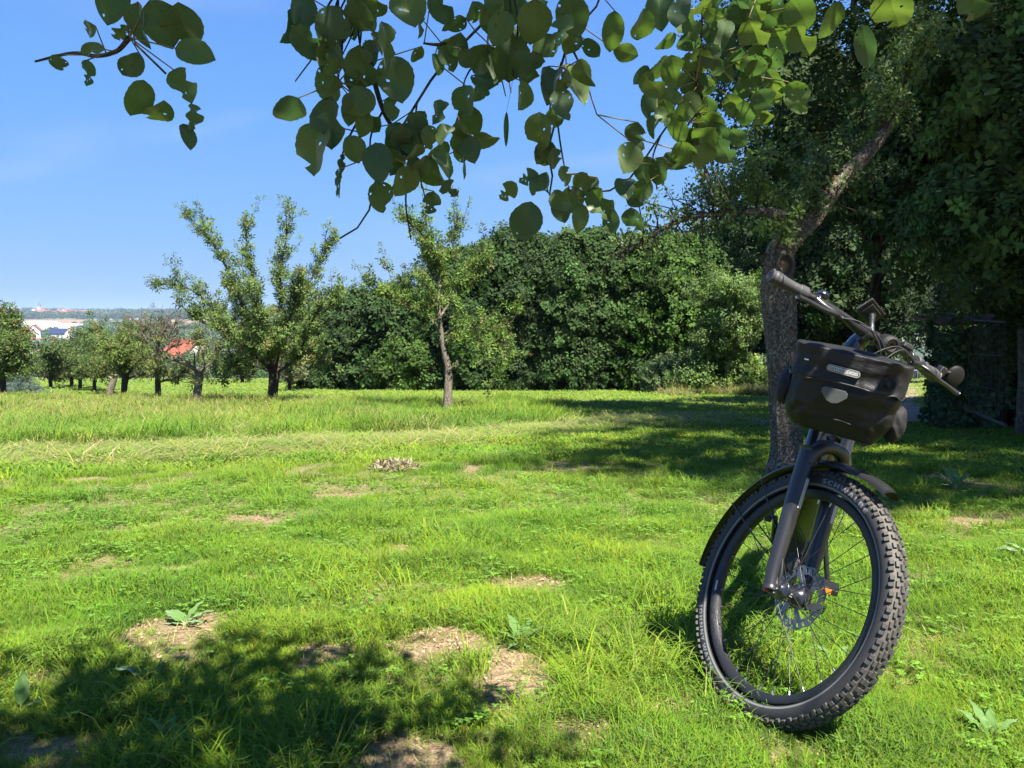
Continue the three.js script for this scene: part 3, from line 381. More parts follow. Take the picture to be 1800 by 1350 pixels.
/** a tall leafy tree: trunk, limbs, and a crown of sprig-covered boughs */
function broadTree(o) {
  const R = rng(o.seed), root = thing(o.name ?? 'tree', o.label, o.category ?? 'tree', o.pos, o.group), Ht = o.h, W = o.w, it = [], lg = [];
  const lo = o.lo ?? 0.05;
  part('trunk', limb([V(0, -0.3, 0), V(0.1 * W * (R() - 0.5), Ht * 0.3, 0.1 * W * (R() - 0.5)), V(0.2 * W * (R() - 0.5), Ht * 0.62, 0), V(0.15 * W * (R() - 0.5), Ht * 0.9, 0)], [o.r ?? Ht * 0.022, (o.r ?? Ht * 0.022) * 0.7, 0.05, 0.02], { seg: 16, sides: 9, rough: 0.1 }), o.bark ?? BARK.dark, root);
  for (let i = 0; i < o.boughs; i++) {
    const t = lo + (1 - lo) * (i + R()) / o.boughs, prof = o.shape ? o.shape(t) : Math.sin(Math.PI * clamp(0.12 + 0.83 * (t - lo) / (1 - lo), 0, 1)) ** 0.6, a = i * 2.4 + R(), rr = (0.25 + 0.75 * Math.sqrt(R())) * prof * W / 2, c = V(Math.cos(a) * rr * (o.sx ?? 1), t * Ht, Math.sin(a) * rr * (o.sz ?? 1)), br = (o.br ?? 0.2) * W * (0.65 + 0.6 * R()) * (0.6 + 0.4 * prof);
    if (i % 3 === 0) lg.push(limb([V(0, Math.max(0.2, (t - 0.16)) * Ht, 0), c.clone().multiply(V(0.5, 0.97, 0.5)), c], [0.05, 0.015], { seg: 6, sides: 5, cap: false }));
    const n = Math.round(o.n / o.boughs * (0.7 + 0.6 * R())), tone = 0.75 + 0.5 * R();
    for (let j = 0; j < n; j++) {
      const d = rdir(R); if (d.y < -0.3 && R() < 0.6) d.y *= -1;
      const q = br * (0.45 + 0.62 * Math.pow(R(), 0.5)) * (1 + 0.35 * noise(d.x * 2 + i, d.y * 2, d.z * 2));
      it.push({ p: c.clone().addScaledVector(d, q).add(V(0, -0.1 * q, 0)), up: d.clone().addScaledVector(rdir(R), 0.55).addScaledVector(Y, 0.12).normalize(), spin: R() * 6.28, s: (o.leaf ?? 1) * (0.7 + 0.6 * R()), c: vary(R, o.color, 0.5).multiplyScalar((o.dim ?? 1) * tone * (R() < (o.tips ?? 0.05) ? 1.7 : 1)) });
    }
  }
  for (let i = 0; i < (o.ragged ?? 6); i++) { const a = R() * 6.28, t = 0.62 + 0.36 * R(), rr = W * 0.5 * (1 - t * 0.62) * R(), b = V(Math.cos(a) * rr, t * Ht, Math.sin(a) * rr), d = V(Math.cos(a) * 0.45, 1, Math.sin(a) * 0.45).addScaledVector(rdir(R), 0.3).normalize(), L = Ht * (0.05 + 0.09 * R()); for (let j = 0; j < 26; j++) it.push({ p: b.clone().addScaledVector(d, L * R() * 1.1).addScaledVector(rdir(R), 0.14 * W * 0.2), up: rdir(R).addScaledVector(d, 0.9).normalize(), spin: R() * 6, s: (o.leaf ?? 1) * (0.5 + 0.5 * R()), c: vary(R, o.color, 0.5).multiplyScalar(o.dim ?? 1) }); }
  if (lg.length) part('limbs', mg(lg), o.bark ?? BARK.dark, root).userData.kind = 'stuff';
  foliage(root, o.kind ?? SPR.wood, it, o.mat ?? LEAF, R, 'crown');
  return root;
}
// the hedge-like wood across the field: left block, then the taller block
const WOOD = [
  [575, 545, 95, 31, [0.045, 0.085, 0.03], 'dark rounded tree at the left end of the wood edge'], [630, 530, 100, 31.5, [0.05, 0.09, 0.03], 'dark tree of the wood edge with an even dome, second from its left end'], [682, 528, 90, 30.5, [0.05, 0.095, 0.03], 'dark tree in the wood edge just left of the bright bush'],
  [715, 590, 76, 28, [0.085, 0.15, 0.03], 'lighter green low tree in the wood edge left of the slender fruit tree trunk'], [752, 520, 84, 29, [0.055, 0.10, 0.03], 'tree in the wood edge right behind the slender fruit tree'], [828, 445, 100, 28, [0.05, 0.095, 0.028], 'tall dark maple of the wood edge right of the slender fruit tree'], [885, 422, 100, 28.5, [0.045, 0.085, 0.028], 'tallest dark maple under the hanging round pear leaf'],
  [945, 418, 96, 28, [0.05, 0.09, 0.03], 'dark maple with feathery top left of the wood edge middle'], [1000, 424, 96, 27.5, [0.055, 0.10, 0.032], 'maple in the middle of the wood edge with silvery lit boughs'], [1055, 420, 100, 28, [0.05, 0.095, 0.03], 'maple right of the wood edge middle, crown rising above its neighbours'], [1112, 424, 100, 27.5, [0.06, 0.11, 0.028], 'green maple below the mossy branch end'],
  [1170, 432, 100, 27, [0.075, 0.135, 0.03], 'bright green maple under the mossy branch'], [1225, 430, 110, 27.5, [0.06, 0.115, 0.028], 'maple of the wood edge left of the thin-stemmed young tree'],
];
WOOD.forEach(([px, top, w, d, color, label], i) => {
  const base = onGround(px, 688.5 + (d - 28) * -0.6), D = -base.clone().applyMatrix4(camera.matrixWorldInverse).z, m = pxm(D);
  broadTree({ seed: 300 + i, name: 'maple_tree', label, group: 'trees of the wood edge', pos: base, h: (690 - top) * m * 0.955, w: w * m * 1.15, boughs: 44 + (i * 7) % 19, n: 3900 + (i * 331) % 900, color: [color[0] * 0.78, color[1] * 0.92, color[2] * 0.65], br: 0.13 + 0.012 * ((i * 5) % 7), sz: 1.1, leaf: 0.66 + 0.05 * ((i * 3) % 7), ragged: 14, mat: LEAFWOOD, shape: (t) => t < 0.5 ? 0.9 : Math.max(0.16, 1.02 - Math.pow((t - 0.45) / 0.58, 2.2)) });
});
[[600, 550, 44, 'wood interior tree behind the left block'], [700, 540, 44, 'wood interior tree behind the bright bush'], [800, 480, 42, 'wood interior tree behind the gap right of the slender tree'], [915, 440, 42, 'wood interior tree behind the tall maples'], [1030, 440, 42, 'wood interior tree behind the middle maples'], [1140, 450, 42, 'wood interior tree behind the bright maples'], [1250, 430, 42, 'wood interior tree behind the thin-stemmed young tree']].forEach(([px, top, d, label], i) => {
  const p = at(px, 690, d); p.y = H(p.x, p.z);
  broadTree({ seed: 350 + i, name: 'wood_tree', label, pos: p, h: (EYE - p.y) + (HORIZON - top) * pxm(d), w: 6, boughs: 26, n: 1500, color: [0.045, 0.085, 0.028], br: 0.24, leaf: 1.4 });
});
// bright bushes and the thin-stemmed young tree at the right end of the wood edge
for (const [px, py, w, h, d, c, label] of [[1225, 688, 60, 60, 24.5, [0.10, 0.18, 0.03], 'sunlit bush left of the thin stem at the wood edge'], [1292, 682, 64, 58, 24.5, [0.13, 0.22, 0.035], 'bright yellow-green bush right of the thin stem'], [1180, 692, 66, 46, 26, [0.06, 0.12, 0.03], 'dark low bush at the foot of the bright maple'], [1340, 690, 50, 48, 27, [0.06, 0.11, 0.03], 'shaded bush beside the old trunk at the wood edge'], [1606, 655, 50, 24, 68, [0.12, 0.2, 0.03], 'sunlit leaves at the far end of the gravel path']]) {
  const p = at(px, py, d); p.y = H(p.x, p.z); const m = pxm(d);
  broadTree({ seed: px, name: 'bush', category: 'bush', label, pos: p, h: h * m, w: w * m * 1.2, boughs: 16, n: 900, color: c, br: 0.24, kind: SPR.bush, leaf: 0.9, r: 0.03, lo: 0.1 });
}
{
  const p = at(1274, 684, 24); p.y = H(p.x, p.z); const m = pxm(24), R = rng(66), root = thing('young_tree', 'thin pale-stemmed young tree with airy crown at the wood edge', 'tree', p), it = [], lg = [];
  part('trunk', limb([V(0, -0.2, 0), V(0.05, 50 * m, 0), V(0.02, 110 * m, 0), V(0.08, 200 * m, 0)], [0.085, 0.06, 0.045, 0.015], { seg: 20, sides: 8, rough: 0.08 }), BARK.pale, root);
  for (let i = 0; i < 26; i++) { const y = (70 + 120 * R()) * m, a = R() * 6.28, L = (30 + 34 * R()) * m, e = V(Math.cos(a) * L, y + L * 0.5, Math.sin(a) * L); lg.push(limb([V(0.03, y, 0), V(e.x * 0.5, y + L * 0.34, e.z * 0.5), e], [0.022, 0.006], { seg: 6, sides: 5, cap: false })); for (let j = 0; j < 46; j++) { const t = 0.2 + 0.85 * R(); it.push({ p: V(e.x * t, lerp(y, e.y, t), e.z * t).addScaledVector(rdir(R), 0.28 * R()), up: rdir(R).addScaledVector(Y, 0.4).normalize(), spin: R() * 6, s: 0.7 + 0.5 * R(), c: vary(R, [0.10, 0.18, 0.03], 0.5) }); } }
  part('limbs', mg(lg), BARK.dark, root).userData.kind = 'stuff'; foliage(root, SPR.fine, it, LEAF, R, 'crown');
}
// the dark trees on the right, nearest last; two of them stand outside the frame and shade the lawn
const RIGHT = [
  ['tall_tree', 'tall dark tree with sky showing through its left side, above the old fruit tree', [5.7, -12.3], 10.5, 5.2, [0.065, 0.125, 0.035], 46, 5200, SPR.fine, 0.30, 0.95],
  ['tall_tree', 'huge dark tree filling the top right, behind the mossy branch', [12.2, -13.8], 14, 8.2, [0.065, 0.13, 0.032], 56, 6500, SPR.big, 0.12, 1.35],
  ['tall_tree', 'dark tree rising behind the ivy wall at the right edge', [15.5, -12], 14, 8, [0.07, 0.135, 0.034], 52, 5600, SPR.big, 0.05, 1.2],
  ['hazel', 'broad-leaved hazel hanging over the path behind the handlebar', [6.9, -9.6], 5.1, 4.6, [0.09, 0.175, 0.04], 44, 5200, SPR.big, 0.40, 1],
  ['hazel', 'leafy hazel with pale shoot tips at the right edge of the picture', [8.3, -8.7], 5.6, 4.6, [0.10, 0.185, 0.042], 50, 6200, SPR.big, 0.27, 1],
  ['tree', 'dark tree in the wood just right of the old trunk', [12, -29], 12, 6, [0.04, 0.08, 0.025], 36, 2600, SPR.wood, 0.12, 1.2],
  ['tree', 'dark tree left of the gravel path deep in the wood', [18.2, -46], 14, 8, [0.04, 0.08, 0.025], 36, 2600, SPR.wood, 0.1, 1.4],
  ['tree', 'dark tree right of the gravel path behind the mirror', [27.2, -43], 14, 7, [0.04, 0.08, 0.025], 36, 2400, SPR.wood, 0.06, 1.4],
  ['tree', 'farthest dark tree closing the gravel path', [41, -79], 16, 13, [0.045, 0.09, 0.03], 36, 1800, SPR.wood, 0.24, 2],
  ['tree', 'tree behind the right end of the wood edge', [12.4, -32], 12, 5.6, [0.045, 0.09, 0.028], 34, 2200, SPR.wood, 0.06, 1.3],
  ['tall_tree', 'tall tree standing outside the picture to the right, shading the lawn', [7.4, -3.6], 13, 7.2, [0.07, 0.13, 0.035], 30, 2300, SPR.big, 0.5, 1.3],
  ['tall_tree', 'tree outside the picture on the right, behind the first shading one', [11.5, -7.5], 14, 7, [0.07, 0.13, 0.035], 28, 2200, SPR.big, 0.4, 1.3],
];
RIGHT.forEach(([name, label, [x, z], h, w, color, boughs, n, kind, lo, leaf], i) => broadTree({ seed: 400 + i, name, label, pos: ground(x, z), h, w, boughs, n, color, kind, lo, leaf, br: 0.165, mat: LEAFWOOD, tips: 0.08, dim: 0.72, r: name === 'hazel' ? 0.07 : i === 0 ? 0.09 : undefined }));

// ---------------------------------------------------------------- old fruit tree behind the bicycle
{
  const base = onGround(1385, 836), D = -base.clone().applyMatrix4(camera.matrixWorldInverse).z, m = pxm(D), R = rng(91), root = thing('old_fruit_tree', 'old fruit tree with furrowed trunk and mossy crooked branch behind the bicycle', 'tree', base);
  const P = (q) => at(q[0], q[1], D + (q[2] ?? 0)).sub(base);
  part('trunk', limb([[1386, 850], [1384, 800], [1379, 720], [1374, 640], [1371, 560], [1367, 500], [1366, 465], [1372, 440]].map(P), [42, 28, 24.5, 23.5, 24.5, 27.5, 28, 20].map((v) => v * m), { seg: 130, sides: 56, rough: 0.085, freq: 11 }), BARK.old, root);
  const main = [[1368, 470], [1374, 438], [1398, 408], [1425, 385], [1448, 355], [1475, 318], [1505, 290], [1535, 258], [1560, 225], [1580, 185], [1592, 140], [1600, 95], [1612, 50]].map((q, i) => P([...q, 0.03 * i]));
  part('branch', limb(main, [24, 24, 21, 17, 16, 15, 13, 10, 8, 7, 5.5, 4, 2].map((v) => v * m), { seg: 80, sides: 16, rough: 0.12, freq: 7 }), BARK.old, root, 'thick crooked branch rising to the right');
  const side = [[1405, 402], [1385, 385], [1340, 372], [1300, 372], [1270, 374], [1235, 378], [1205, 384], [1160, 404], [1120, 430], [1088, 448]].map((q, i) => P([...q, -0.03 * i]));
  part('branch', limb(side, [14, 12, 7, 6, 5, 5, 4, 3, 2.4, 1.5].map((v) => v * m), { seg: 60, sides: 10, rough: 0.14 }), BARK.grey, root, 'long thin branch reaching left');
  // pruning wound with its rolled lip, and a stub on the left
  const wc = P([1381, 466, -0.14]), wn = V(-0.1, 0.12, 1).normalize(), tor = new THREE.TorusGeometry(16.5 * m, 4.2 * m, 9, 28); tor.scale(0.8, 1.28, 1); const disc = new THREE.CircleGeometry(16 * m, 24); disc.scale(0.8, 1.28, 1); disc.translate(0, 0, -0.012);
  const lip = part('pruning_scar', tor, bark(C(0.36, 0.32, 0.27), 2), root); lip.position.copy(wc); lip.quaternion.setFromUnitVectors(V(0, 0, 1), wn); part('bare_wood', disc, bark(C(0.30, 0.23, 0.16), 4), lip);
  part('stub', limb([P([1360, 478, 0]), P([1346, 455, 0.02]), P([1343, 446, 0.02])], [14 * m, 9 * m, 8.5 * m], { seg: 8, sides: 12, rough: 0.1 }), BARK.dark, root);
  // moss cushions on top of the branch
  const moss = []; for (let i = 0; i < 1500; i++) { const t = 0.10 + 0.3 * R(), cv = R() < 0.75 ? main : side.slice(0, 4), k = Math.min(cv.length - 1.001, t * (cv.length - 1)), a = cv[Math.floor(k)], b = cv[Math.floor(k) + 1], p = a.clone().lerp(b, k % 1), r = (cv === main ? 19 : 10) * m, an = (R() - 0.5) * 1.8; if (noise(p.x * 9, p.y * 9, an) < -0.1) continue; moss.push({ p: p.add(V(-Math.sin(0.5) * r * Math.cos(an), Math.cos(0.5) * r * Math.cos(an), Math.sin(an) * r)), up: V(-0.3, 1, Math.sin(an)).addScaledVector(rdir(R), 0.5).normalize(), spin: R() * 6, s: 0.12 + 0.12 * R(), c: vary(R, [0.20, 0.16, 0.03], 0.5) }); }
  scatter('moss', tuft(31, 26, 0.07, 0.07, 0.012, 0.8, 0.4), std({ color: 0xffffff, vertexColors: true, roughness: 1 }), moss, root);
  const lv = [], tw = [], leafy = (pts, r, n, L, c) => { tw.push(limb(pts, [r, r * 0.3], { seg: 10, sides: 5, cap: false, rough: 0.15 })); const cv = new THREE.CatmullRomCurve3(pts); for (let i = 0; i < n; i++) { const t = 0.15 + 0.85 * R(); lv.push({ p: cv.getPoint(t).addScaledVector(rdir(R), 0.015 + 0.02 * R()), up: rdir(R).addScaledVector(cv.getTangent(t), 0.7).addScaledVector(Y, 0.4).normalize(), spin: R() * 6, s: L * (0.6 + 0.7 * R()), c: vary(R, c ?? [0.12, 0.20, 0.035], 0.5) }); } };
  const grow = (curve, t0, t1, n, len, per, dens, up = 0.5) => { for (let i = 0; i < n; i++) { const t = lerp(t0, t1, R()), a = curve.getPoint(t); let d = curve.getTangent(t).multiplyScalar(0.5).addScaledVector(rdir(R), 0.9).addScaledVector(Y, up).normalize(); const L = len * (0.5 + 0.8 * R()), pts = [a]; let p = a; for (let j = 0; j < 4; j++) { d = d.clone().addScaledVector(rdir(R), 0.45).normalize(); p = p.clone().addScaledVector(d, L / 4); pts.push(p); } leafy(pts, 0.007, per, 0.72, dens); } };
  const cm = new THREE.CatmullRomCurve3(main), cs = new THREE.CatmullRomCurve3(side);
  grow(cs, 0.28, 1, 40, 0.32, 3, [0.13, 0.21, 0.04], 0.5); grow(cs, 0.4, 0.75, 14, 0.5, 5, [0.13, 0.21, 0.04], 0.9); grow(cs, 0.3, 1, 26, 0.3, 1, undefined, -0.5);
  grow(cm, 0.3, 0.62, 22, 0.42, 9, [0.08, 0.15, 0.03], 0.3); grow(cm, 0.62, 1, 28, 0.34, 9, [0.11, 0.19, 0.035], 0.2);
  for (const [x, y, n] of [[1300, 300, 10], [1355, 335, 12], [1325, 262, 9], [1420, 300, 16], [1450, 260, 14], [1390, 330, 12], [1430, 340, 10], [1560, 170, 10], [1545, 110, 12], [1620, 70, 12], [1660, 60, 10], [1250, 330, 8], [1225, 320, 6]]) for (let k = 0; k < n * 0.55; k++) { const e = P([x + (R() - 0.5) * 70, y + (R() - 0.5) * 50, (R() - 0.5) * 0.5]), c = x > 1380 ? cm : cs; let best = null, bd = 9; for (let t = 0; t <= 1; t += 0.05) { const q = c.getPoint(t), dd = q.distanceTo(e); if (dd < bd) { bd = dd; best = q; } } leafy([best, best.clone().lerp(e, 0.5).add(V(0, 0.05, 0)), e], 0.006, 9, 0.8, x > 1380 && y > 200 ? [0.08, 0.145, 0.03] : undefined); }
  for (const [x, y] of [[1375, 420], [1400, 385], [1352, 405], [1385, 430]]) for (let k = 0; k < 3; k++) leafy([P([x, y, -0.1]), P([x + (R() - 0.5) * 30, y - 22 * R() - 4, -0.16])], 0.004, 6, 0.85, [0.14, 0.23, 0.035]);
  part('twigs', mg(tw), BARK.dark, root).userData.kind = 'stuff'; foliage(root, SPR.small, lv, LEAF, R, 'crown');
}

// ---------------------------------------------------------------- pear tree overhead: hanging boughs in the picture, trunk and crown behind the lens
const leafTex = (() => {
  const c = document.createElement('canvas'); c.width = c.height = 256; const g = c.getContext('2d');
  g.fillStyle = 'rgb(205,215,200)'; g.fillRect(0, 0, 256, 256);
  const R = rng(4); for (let i = 0; i < 2600; i++) { const k = 185 + 60 * R(); g.fillStyle = `rgba(${k},${k + 6},${k - 8},0.25)`; g.fillRect(R() * 256, R() * 256, 2 + 5 * R(), 2 + 4 * R()); }
  g.strokeStyle = 'rgba(240,245,215,0.8)'; g.lineWidth = 4; g.beginPath(); g.moveTo(128, 256); g.lineTo(128, 0); g.stroke();
  g.lineWidth = 1.5; g.strokeStyle = 'rgba(235,245,215,0.5)'; for (let i = 0; i < 9; i++) for (const s of [-1, 1]) { const y = 240 - i * 25; g.beginPath(); g.moveTo(128, y); g.quadraticCurveTo(128 + s * 60, y - 20, 128 + s * 115, y - 62); g.stroke(); }
  for (let i = 0; i < 14; i++) { g.fillStyle = `rgba(${90 + 40 * R()},${70 + 30 * R()},40,0.8)`; g.beginPath(); g.arc(R() * 256, R() * 256, 1 + 3 * R(), 0, 7); g.fill(); }
  const t = new THREE.CanvasTexture(c); t.colorSpace = THREE.SRGBColorSpace; return t;
})();
/** one pear leaf of unit length along +Y, folded and curled; bites take pieces out of its edge, holes are eaten through */
function pearLeaf(seed, bites, holes, width, curl) {
  const R = rng(seed), N = 20, K = 6, pos = [], uv = [], idx = [], fold = 0.12 + 0.42 * R(), tw = (R() - 0.5) * 1.3, bt = [], gone = new Set();
  for (let i = 0; i < bites; i++) bt.push([0.15 + 0.75 * R(), 0.07 + 0.12 * R(), R() < 0.5 ? -1 : 1, R()]);
  for (let i = 0; i < holes; i++) gone.add((R() < 0.5 ? -1 : 1) * (100 * (3 + Math.floor(R() * (N - 6))) + 1 + Math.floor(R() * (K - 2))));
  for (const s of [-1, 1]) {
    const o = pos.length / 3;
    for (let i = 0; i <= N; i++) {
      const t = i / N; let w = width * 0.5 * Math.pow(Math.sin(Math.PI * Math.pow(clamp(t, 0, 1), 0.86)), 0.62) * (1 + 0.02 * Math.sin(i * 4.1)) * (t > 0.9 ? 1 - 0.25 * (t - 0.9) / 0.1 : 1); if (i === 0 || i === N) w = 0;
      for (const [b, r, q, z] of bt) if (q === s && Math.abs(t - b) < r) w *= 0.3 + 0.6 * Math.pow(Math.abs(t - b) / r, 0.8) - 0.12 * z + 0.06 * Math.sin(i * 7.3);
      for (let k = 0; k <= K; k++) { const x0 = s * Math.max(w, 0) * k / K, y = t + (k > 0 && k < K ? 0.018 * Math.sin(i * 5.1 + k * 3) : 0), z0 = Math.abs(x0) * fold - curl * y * y + 0.035 * Math.sin(y * 8 + x0 * 5 + seed) + 0.02 * Math.sin(t * 40) * k / K * Math.abs(x0), a = tw * y, c = Math.cos(a), sn = Math.sin(a); pos.push(x0 * c - z0 * sn, y, x0 * sn + z0 * c); uv.push(0.5 + x0 / width * 0.95, y); }
    }
    for (let i = 0; i < N; i++) for (let k = 0; k < K; k++) { if (gone.has(s * (100 * i + k))) continue; const a = o + i * (K + 1) + k, b = a + K + 1; s > 0 ? idx.push(a, a + 1, b, a + 1, b + 1, b) : idx.push(a, b, a + 1, a + 1, b, b + 1); }
  }
  const g = new THREE.BufferGeometry(); g.setAttribute('position', new THREE.Float32BufferAttribute(pos, 3)); g.setAttribute('uv', new THREE.Float32BufferAttribute(uv, 2)); g.setIndex(idx); g.computeVertexNormals(); return g;
}
const pear = {};
{
  const root = thing('pear_tree', 'pear tree whose leafy boughs hang into the top of the picture', 'tree', ground(0.9, 1.9)), o = root.position, R = rng(12), L = (p) => p.clone().sub(o);
  part('trunk', limb([V(0, -0.2, 0), V(0.05, 1.2, -0.05), V(-0.05, 2.2, -0.2), V(-0.2, 3.2, -0.8)], [0.19, 0.15, 0.14, 0.09], { seg: 20, sides: 14, rough: 0.08 }), BARK.pear, root);
  const stem = (pts, r0, r1) => part('branch', limb(pts.map(L), [r0, r1], { seg: pts.length * 7, sides: 7, rough: 0.16 }), BARK.pear, root);
  const top = V(0.75, 3.0, 1.0);
  const BR = [[1.05, [230, -60], [228, 0], [227, 62], [258, 95], [292, 130]], [1.05, [228, 66], [205, 90], [170, 98], [130, 93], [62, 108]], [1.1, [594, -60], [595, 10], [600, 108], [613, 146], [635, 191], [629, 216]], [1.12, [637, -50], [638, 30], [642, 70], [632, 88]], [1.16, [905, -70], [887, 0], [839, 51], [772, 121], [715, 210], [680, 264], [660, 318], [641, 388], [597, 419]], [1.13, [650, 110], [657, 140], [680, 207], [715, 255], [724, 296]], [1.26, [868, -40], [858, 76], [845, 137], [807, 223], [778, 242]], [1.14, [1010, -60], [1007, 0], [1003, 57], [983, 127], [973, 227], [963, 260], [973, 327], [966, 343]], [1.26, [1236, -60], [1235, 0], [1233, 60], [1220, 153], [1173, 220], [1123, 293], [1087, 330], [990, 341]], [1.3, [1322, -50], [1323, 0], [1325, 60], [1320, 143]], [1.26, [1223, 143], [1236, 180], [1243, 230]], [1.16, [1070, -40], [1057, 0], [1030, 30], [1003, 63]], [1.0, [1535, -70], [1537, 0], [1536, 40]], [1.18, [785, 80], [760, 78], [745, 76]]];
  const curves = BR.map(([d, ...pts], i) => { const q = pts.map(([x, y], k) => at(x, y, d + 0.02 * k)); if (pts[0][1] < -30) { q.unshift(q[0].clone().lerp(top, 0.35).add(V(0, 0.22, 0))); q.unshift(q[0].clone().lerp(top, 0.6)); q.unshift(top.clone().add(V(-0.1 + 0.02 * i, 0, 0))); } const thin = i === 1 || i > 8; stem(q, thin ? 0.0036 : i === 4 || i === 7 ? 0.0075 : 0.005, 0.0016); return [new THREE.CatmullRomCurve3(q), d]; });
  part('branch', limb([V(0.7, 2.5, 1.6), V(0.72, 2.9, 1.2), top, V(0.5, 3.05, 0.1), V(0.1, 3.2, -0.6)].map((p) => p.clone().sub(o)), [0.07, 0.05, 0.03, 0.02], { seg: 20, sides: 10, rough: 0.1 }), BARK.pear, root);
  const variants = []; for (let i = 0; i < 9; i++) variants.push(pearLeaf(500 + i, [0, 0, 1, 0, 2, 0, 1, 0, 1][i], [0, 1, 0, 2, 1, 0, 3, 0, 1][i], 0.70 + 0.02 * i, 0.06 + 0.09 * (i % 3)));
  const ragged = [pearLeaf(530, 4, 2, 0.74, 0.1), pearLeaf(531, 5, 2, 0.7, 0.2), pearLeaf(532, 4, 3, 0.8, 0.3)];
  const mats = [[0.08, 0.155, 0.03], [0.11, 0.19, 0.024], [0.06, 0.125, 0.034], [0.135, 0.20, 0.026]].map((c) => phys({ color: C(...c).multiplyScalar(1.2), map: leafTex, roughness: 1, transmission: 0.54, thickness: 0, clearcoat: 0.5, clearcoatRoughness: 0.3 }));
  const stalkMat = std({ color: C(0.16, 0.12, 0.05), roughness: 0.6 }), stalkGeo = new THREE.CylinderGeometry(0.0011, 0.0009, 1, 5);
  Object.assign(pear, { root, L, variants, mats });
  const samples = []; curves.forEach(([c, d], i) => { for (let t = 0; t <= 1; t += 0.02) samples.push([c.getPoint(t), i]); });
  for (let i = 2; i < 11; i++) for (let k = 0; k < 5; k++) { const a = curves[i][0].getPoint(0.3 + 0.62 * R()), d = V((R() - 0.5) * 1.1, -0.8, (R() - 0.5) * 0.7).normalize(), n = 0.06 + 0.07 * R(), q = [a, a.clone().addScaledVector(d, n * 0.5).addScaledVector(rdir(R), 0.012), a.clone().addScaledVector(d, n).add(V(0, -0.01, 0))]; part('twig', limb(q.map(L), [0.0019, 0.001], { seg: 8, sides: 5, rough: 0.2 }), BARK.pear, root); const c2 = new THREE.CatmullRomCurve3(q); for (let t = 0.2; t <= 1; t += 0.2) samples.push([c2.getPoint(t), i]); }
  const addLeaf = (px, py, size, d, kind, ang, wide) => {
    const len = size * 0.88 * pxm(d) * (0.92 + 0.16 * R()), a = rad(ang ?? 90 + (R() - 0.5) * 75), c = at(px, py, d);
    const lit = kind === 'lit', view = c.clone().sub(camera.position).normalize().negate(), down = V(Math.cos(a), -Math.sin(a), 0);
    const n = lit ? V(-0.35 + 0.3 * (R() - 0.5), -0.62 + 0.5 * (R() - 0.5), 0.6) : view.clone().add(rdir(R).multiplyScalar(0.75)); n.normalize();
    const dir = down.clone().addScaledVector(n, -down.dot(n)).normalize(), side = V().crossVectors(dir, n).normalize();
    const g = kind === 'ragged' ? ragged[Math.floor(R() * 3)] : variants[Math.floor(R() * 9)], m = part('leaf', g, mats[Math.floor(R() * 4)], root);
    const nn = V().crossVectors(side, dir); m.matrix.makeBasis(side, dir, nn).decompose(V(), m.quaternion, V());
    const b = c.clone().addScaledVector(dir, -len * 0.5); m.position.copy(L(b)); m.scale.set(len * (wide ?? 1) * (0.92 + 0.2 * R()), len, len);
    let best = null, bd = 1e9; for (const [q] of samples) { const k = q.distanceTo(b); if (k < bd) { bd = k; best = q; } }
    if (bd < 0.085) { const v = best.clone().sub(b), st = part('leaf_stalk', stalkGeo, stalkMat, m); const inv = m.quaternion.clone().invert(), lv = v.clone().applyQuaternion(inv); lv.divide(m.scale); st.position.copy(lv.clone().multiplyScalar(0.5)); st.quaternion.setFromUnitVectors(Y, lv.clone().normalize()); st.scale.set(1 / len, lv.length(), 1 / len); }
  };
  const G = (d, size, kind, pts) => { for (const [x, y, s, a, w] of pts) addLeaf(x, y, s ?? size * (0.85 + 0.3 * R()), d + (R() - 0.5) * 0.07, kind, a, w); };
  G(1.05, 72, '', [[195, 4, 84, 110], [248, 45, 84, 95, 0.9], [285, 42, 96, 70], [322, 44, 88, 80], [343, 93, 78, 10], [229, 114, 66, 115], [322, 150, 74, 60], [243, 174, 74, 100], [277, 198, 66, 90], [330, 240, 56, 75]]);
  G(1.06, 38, '', [[157, 51, 42, 160], [104, 111, 36, 100, 1.2], [160, 87, 50, 180, 0.7]]); G(1.05, 52, 'ragged', [[341, 206, 56, 70], [155, 128, 52, 100], [212, 60, 48, 120]]);
  G(1.1, 72, '', [[508, 48], [533, 22], [546, 76, 84], [584, 48, 78], [575, 100, 84], [632, 30], [660, 8], [718, 14, 88, 70], [682, 80, 92, 60], [640, 118, 88, 95], [696, 140, 92, 75], [737, 46, 46, 80, 0.75], [733, 96, 42, 110, 0.8], [578, 150, 82], [508, 197, 86, 120], [581, 217, 96, 95], [552, 259, 98, 105], [634, 178, 66], [622, 262, 60], [664, 285, 92, 80]]);
  G(1.14, 64, '', [[689, 188, 52], [708, 248, 70], [731, 226, 72], [712, 318, 74], [759, 303, 62], [782, 285, 60], [756, 242, 50], [782, 236, 54], [772, 197, 62, 110, 0.7], [826, 261, 58, 60], [855, 244, 50, 20], [817, 288, 56, 60, 0.5], [670, 347, 66, 70]]);
  G(1.12, 60, 'ragged', [[600, 290, 50, 95, 0.4], [594, 322, 56, 88, 0.35], [758, 358, 52], [788, 330, 52], [930, 312, 44, 150], [893, 337, 52, 140], [988, 50, 60], [1165, 205, 44]]);
  G(1.2, 64, '', [[794, 84, 78], [798, 45], [775, 15], [845, 105], [872, 112], [852, 145], [817, 177, 60], [896, 98, 56], [922, 57], [868, 40], [835, 24], [905, 18], [950, 20], [890, 228, 66, 92, 0.2]]);
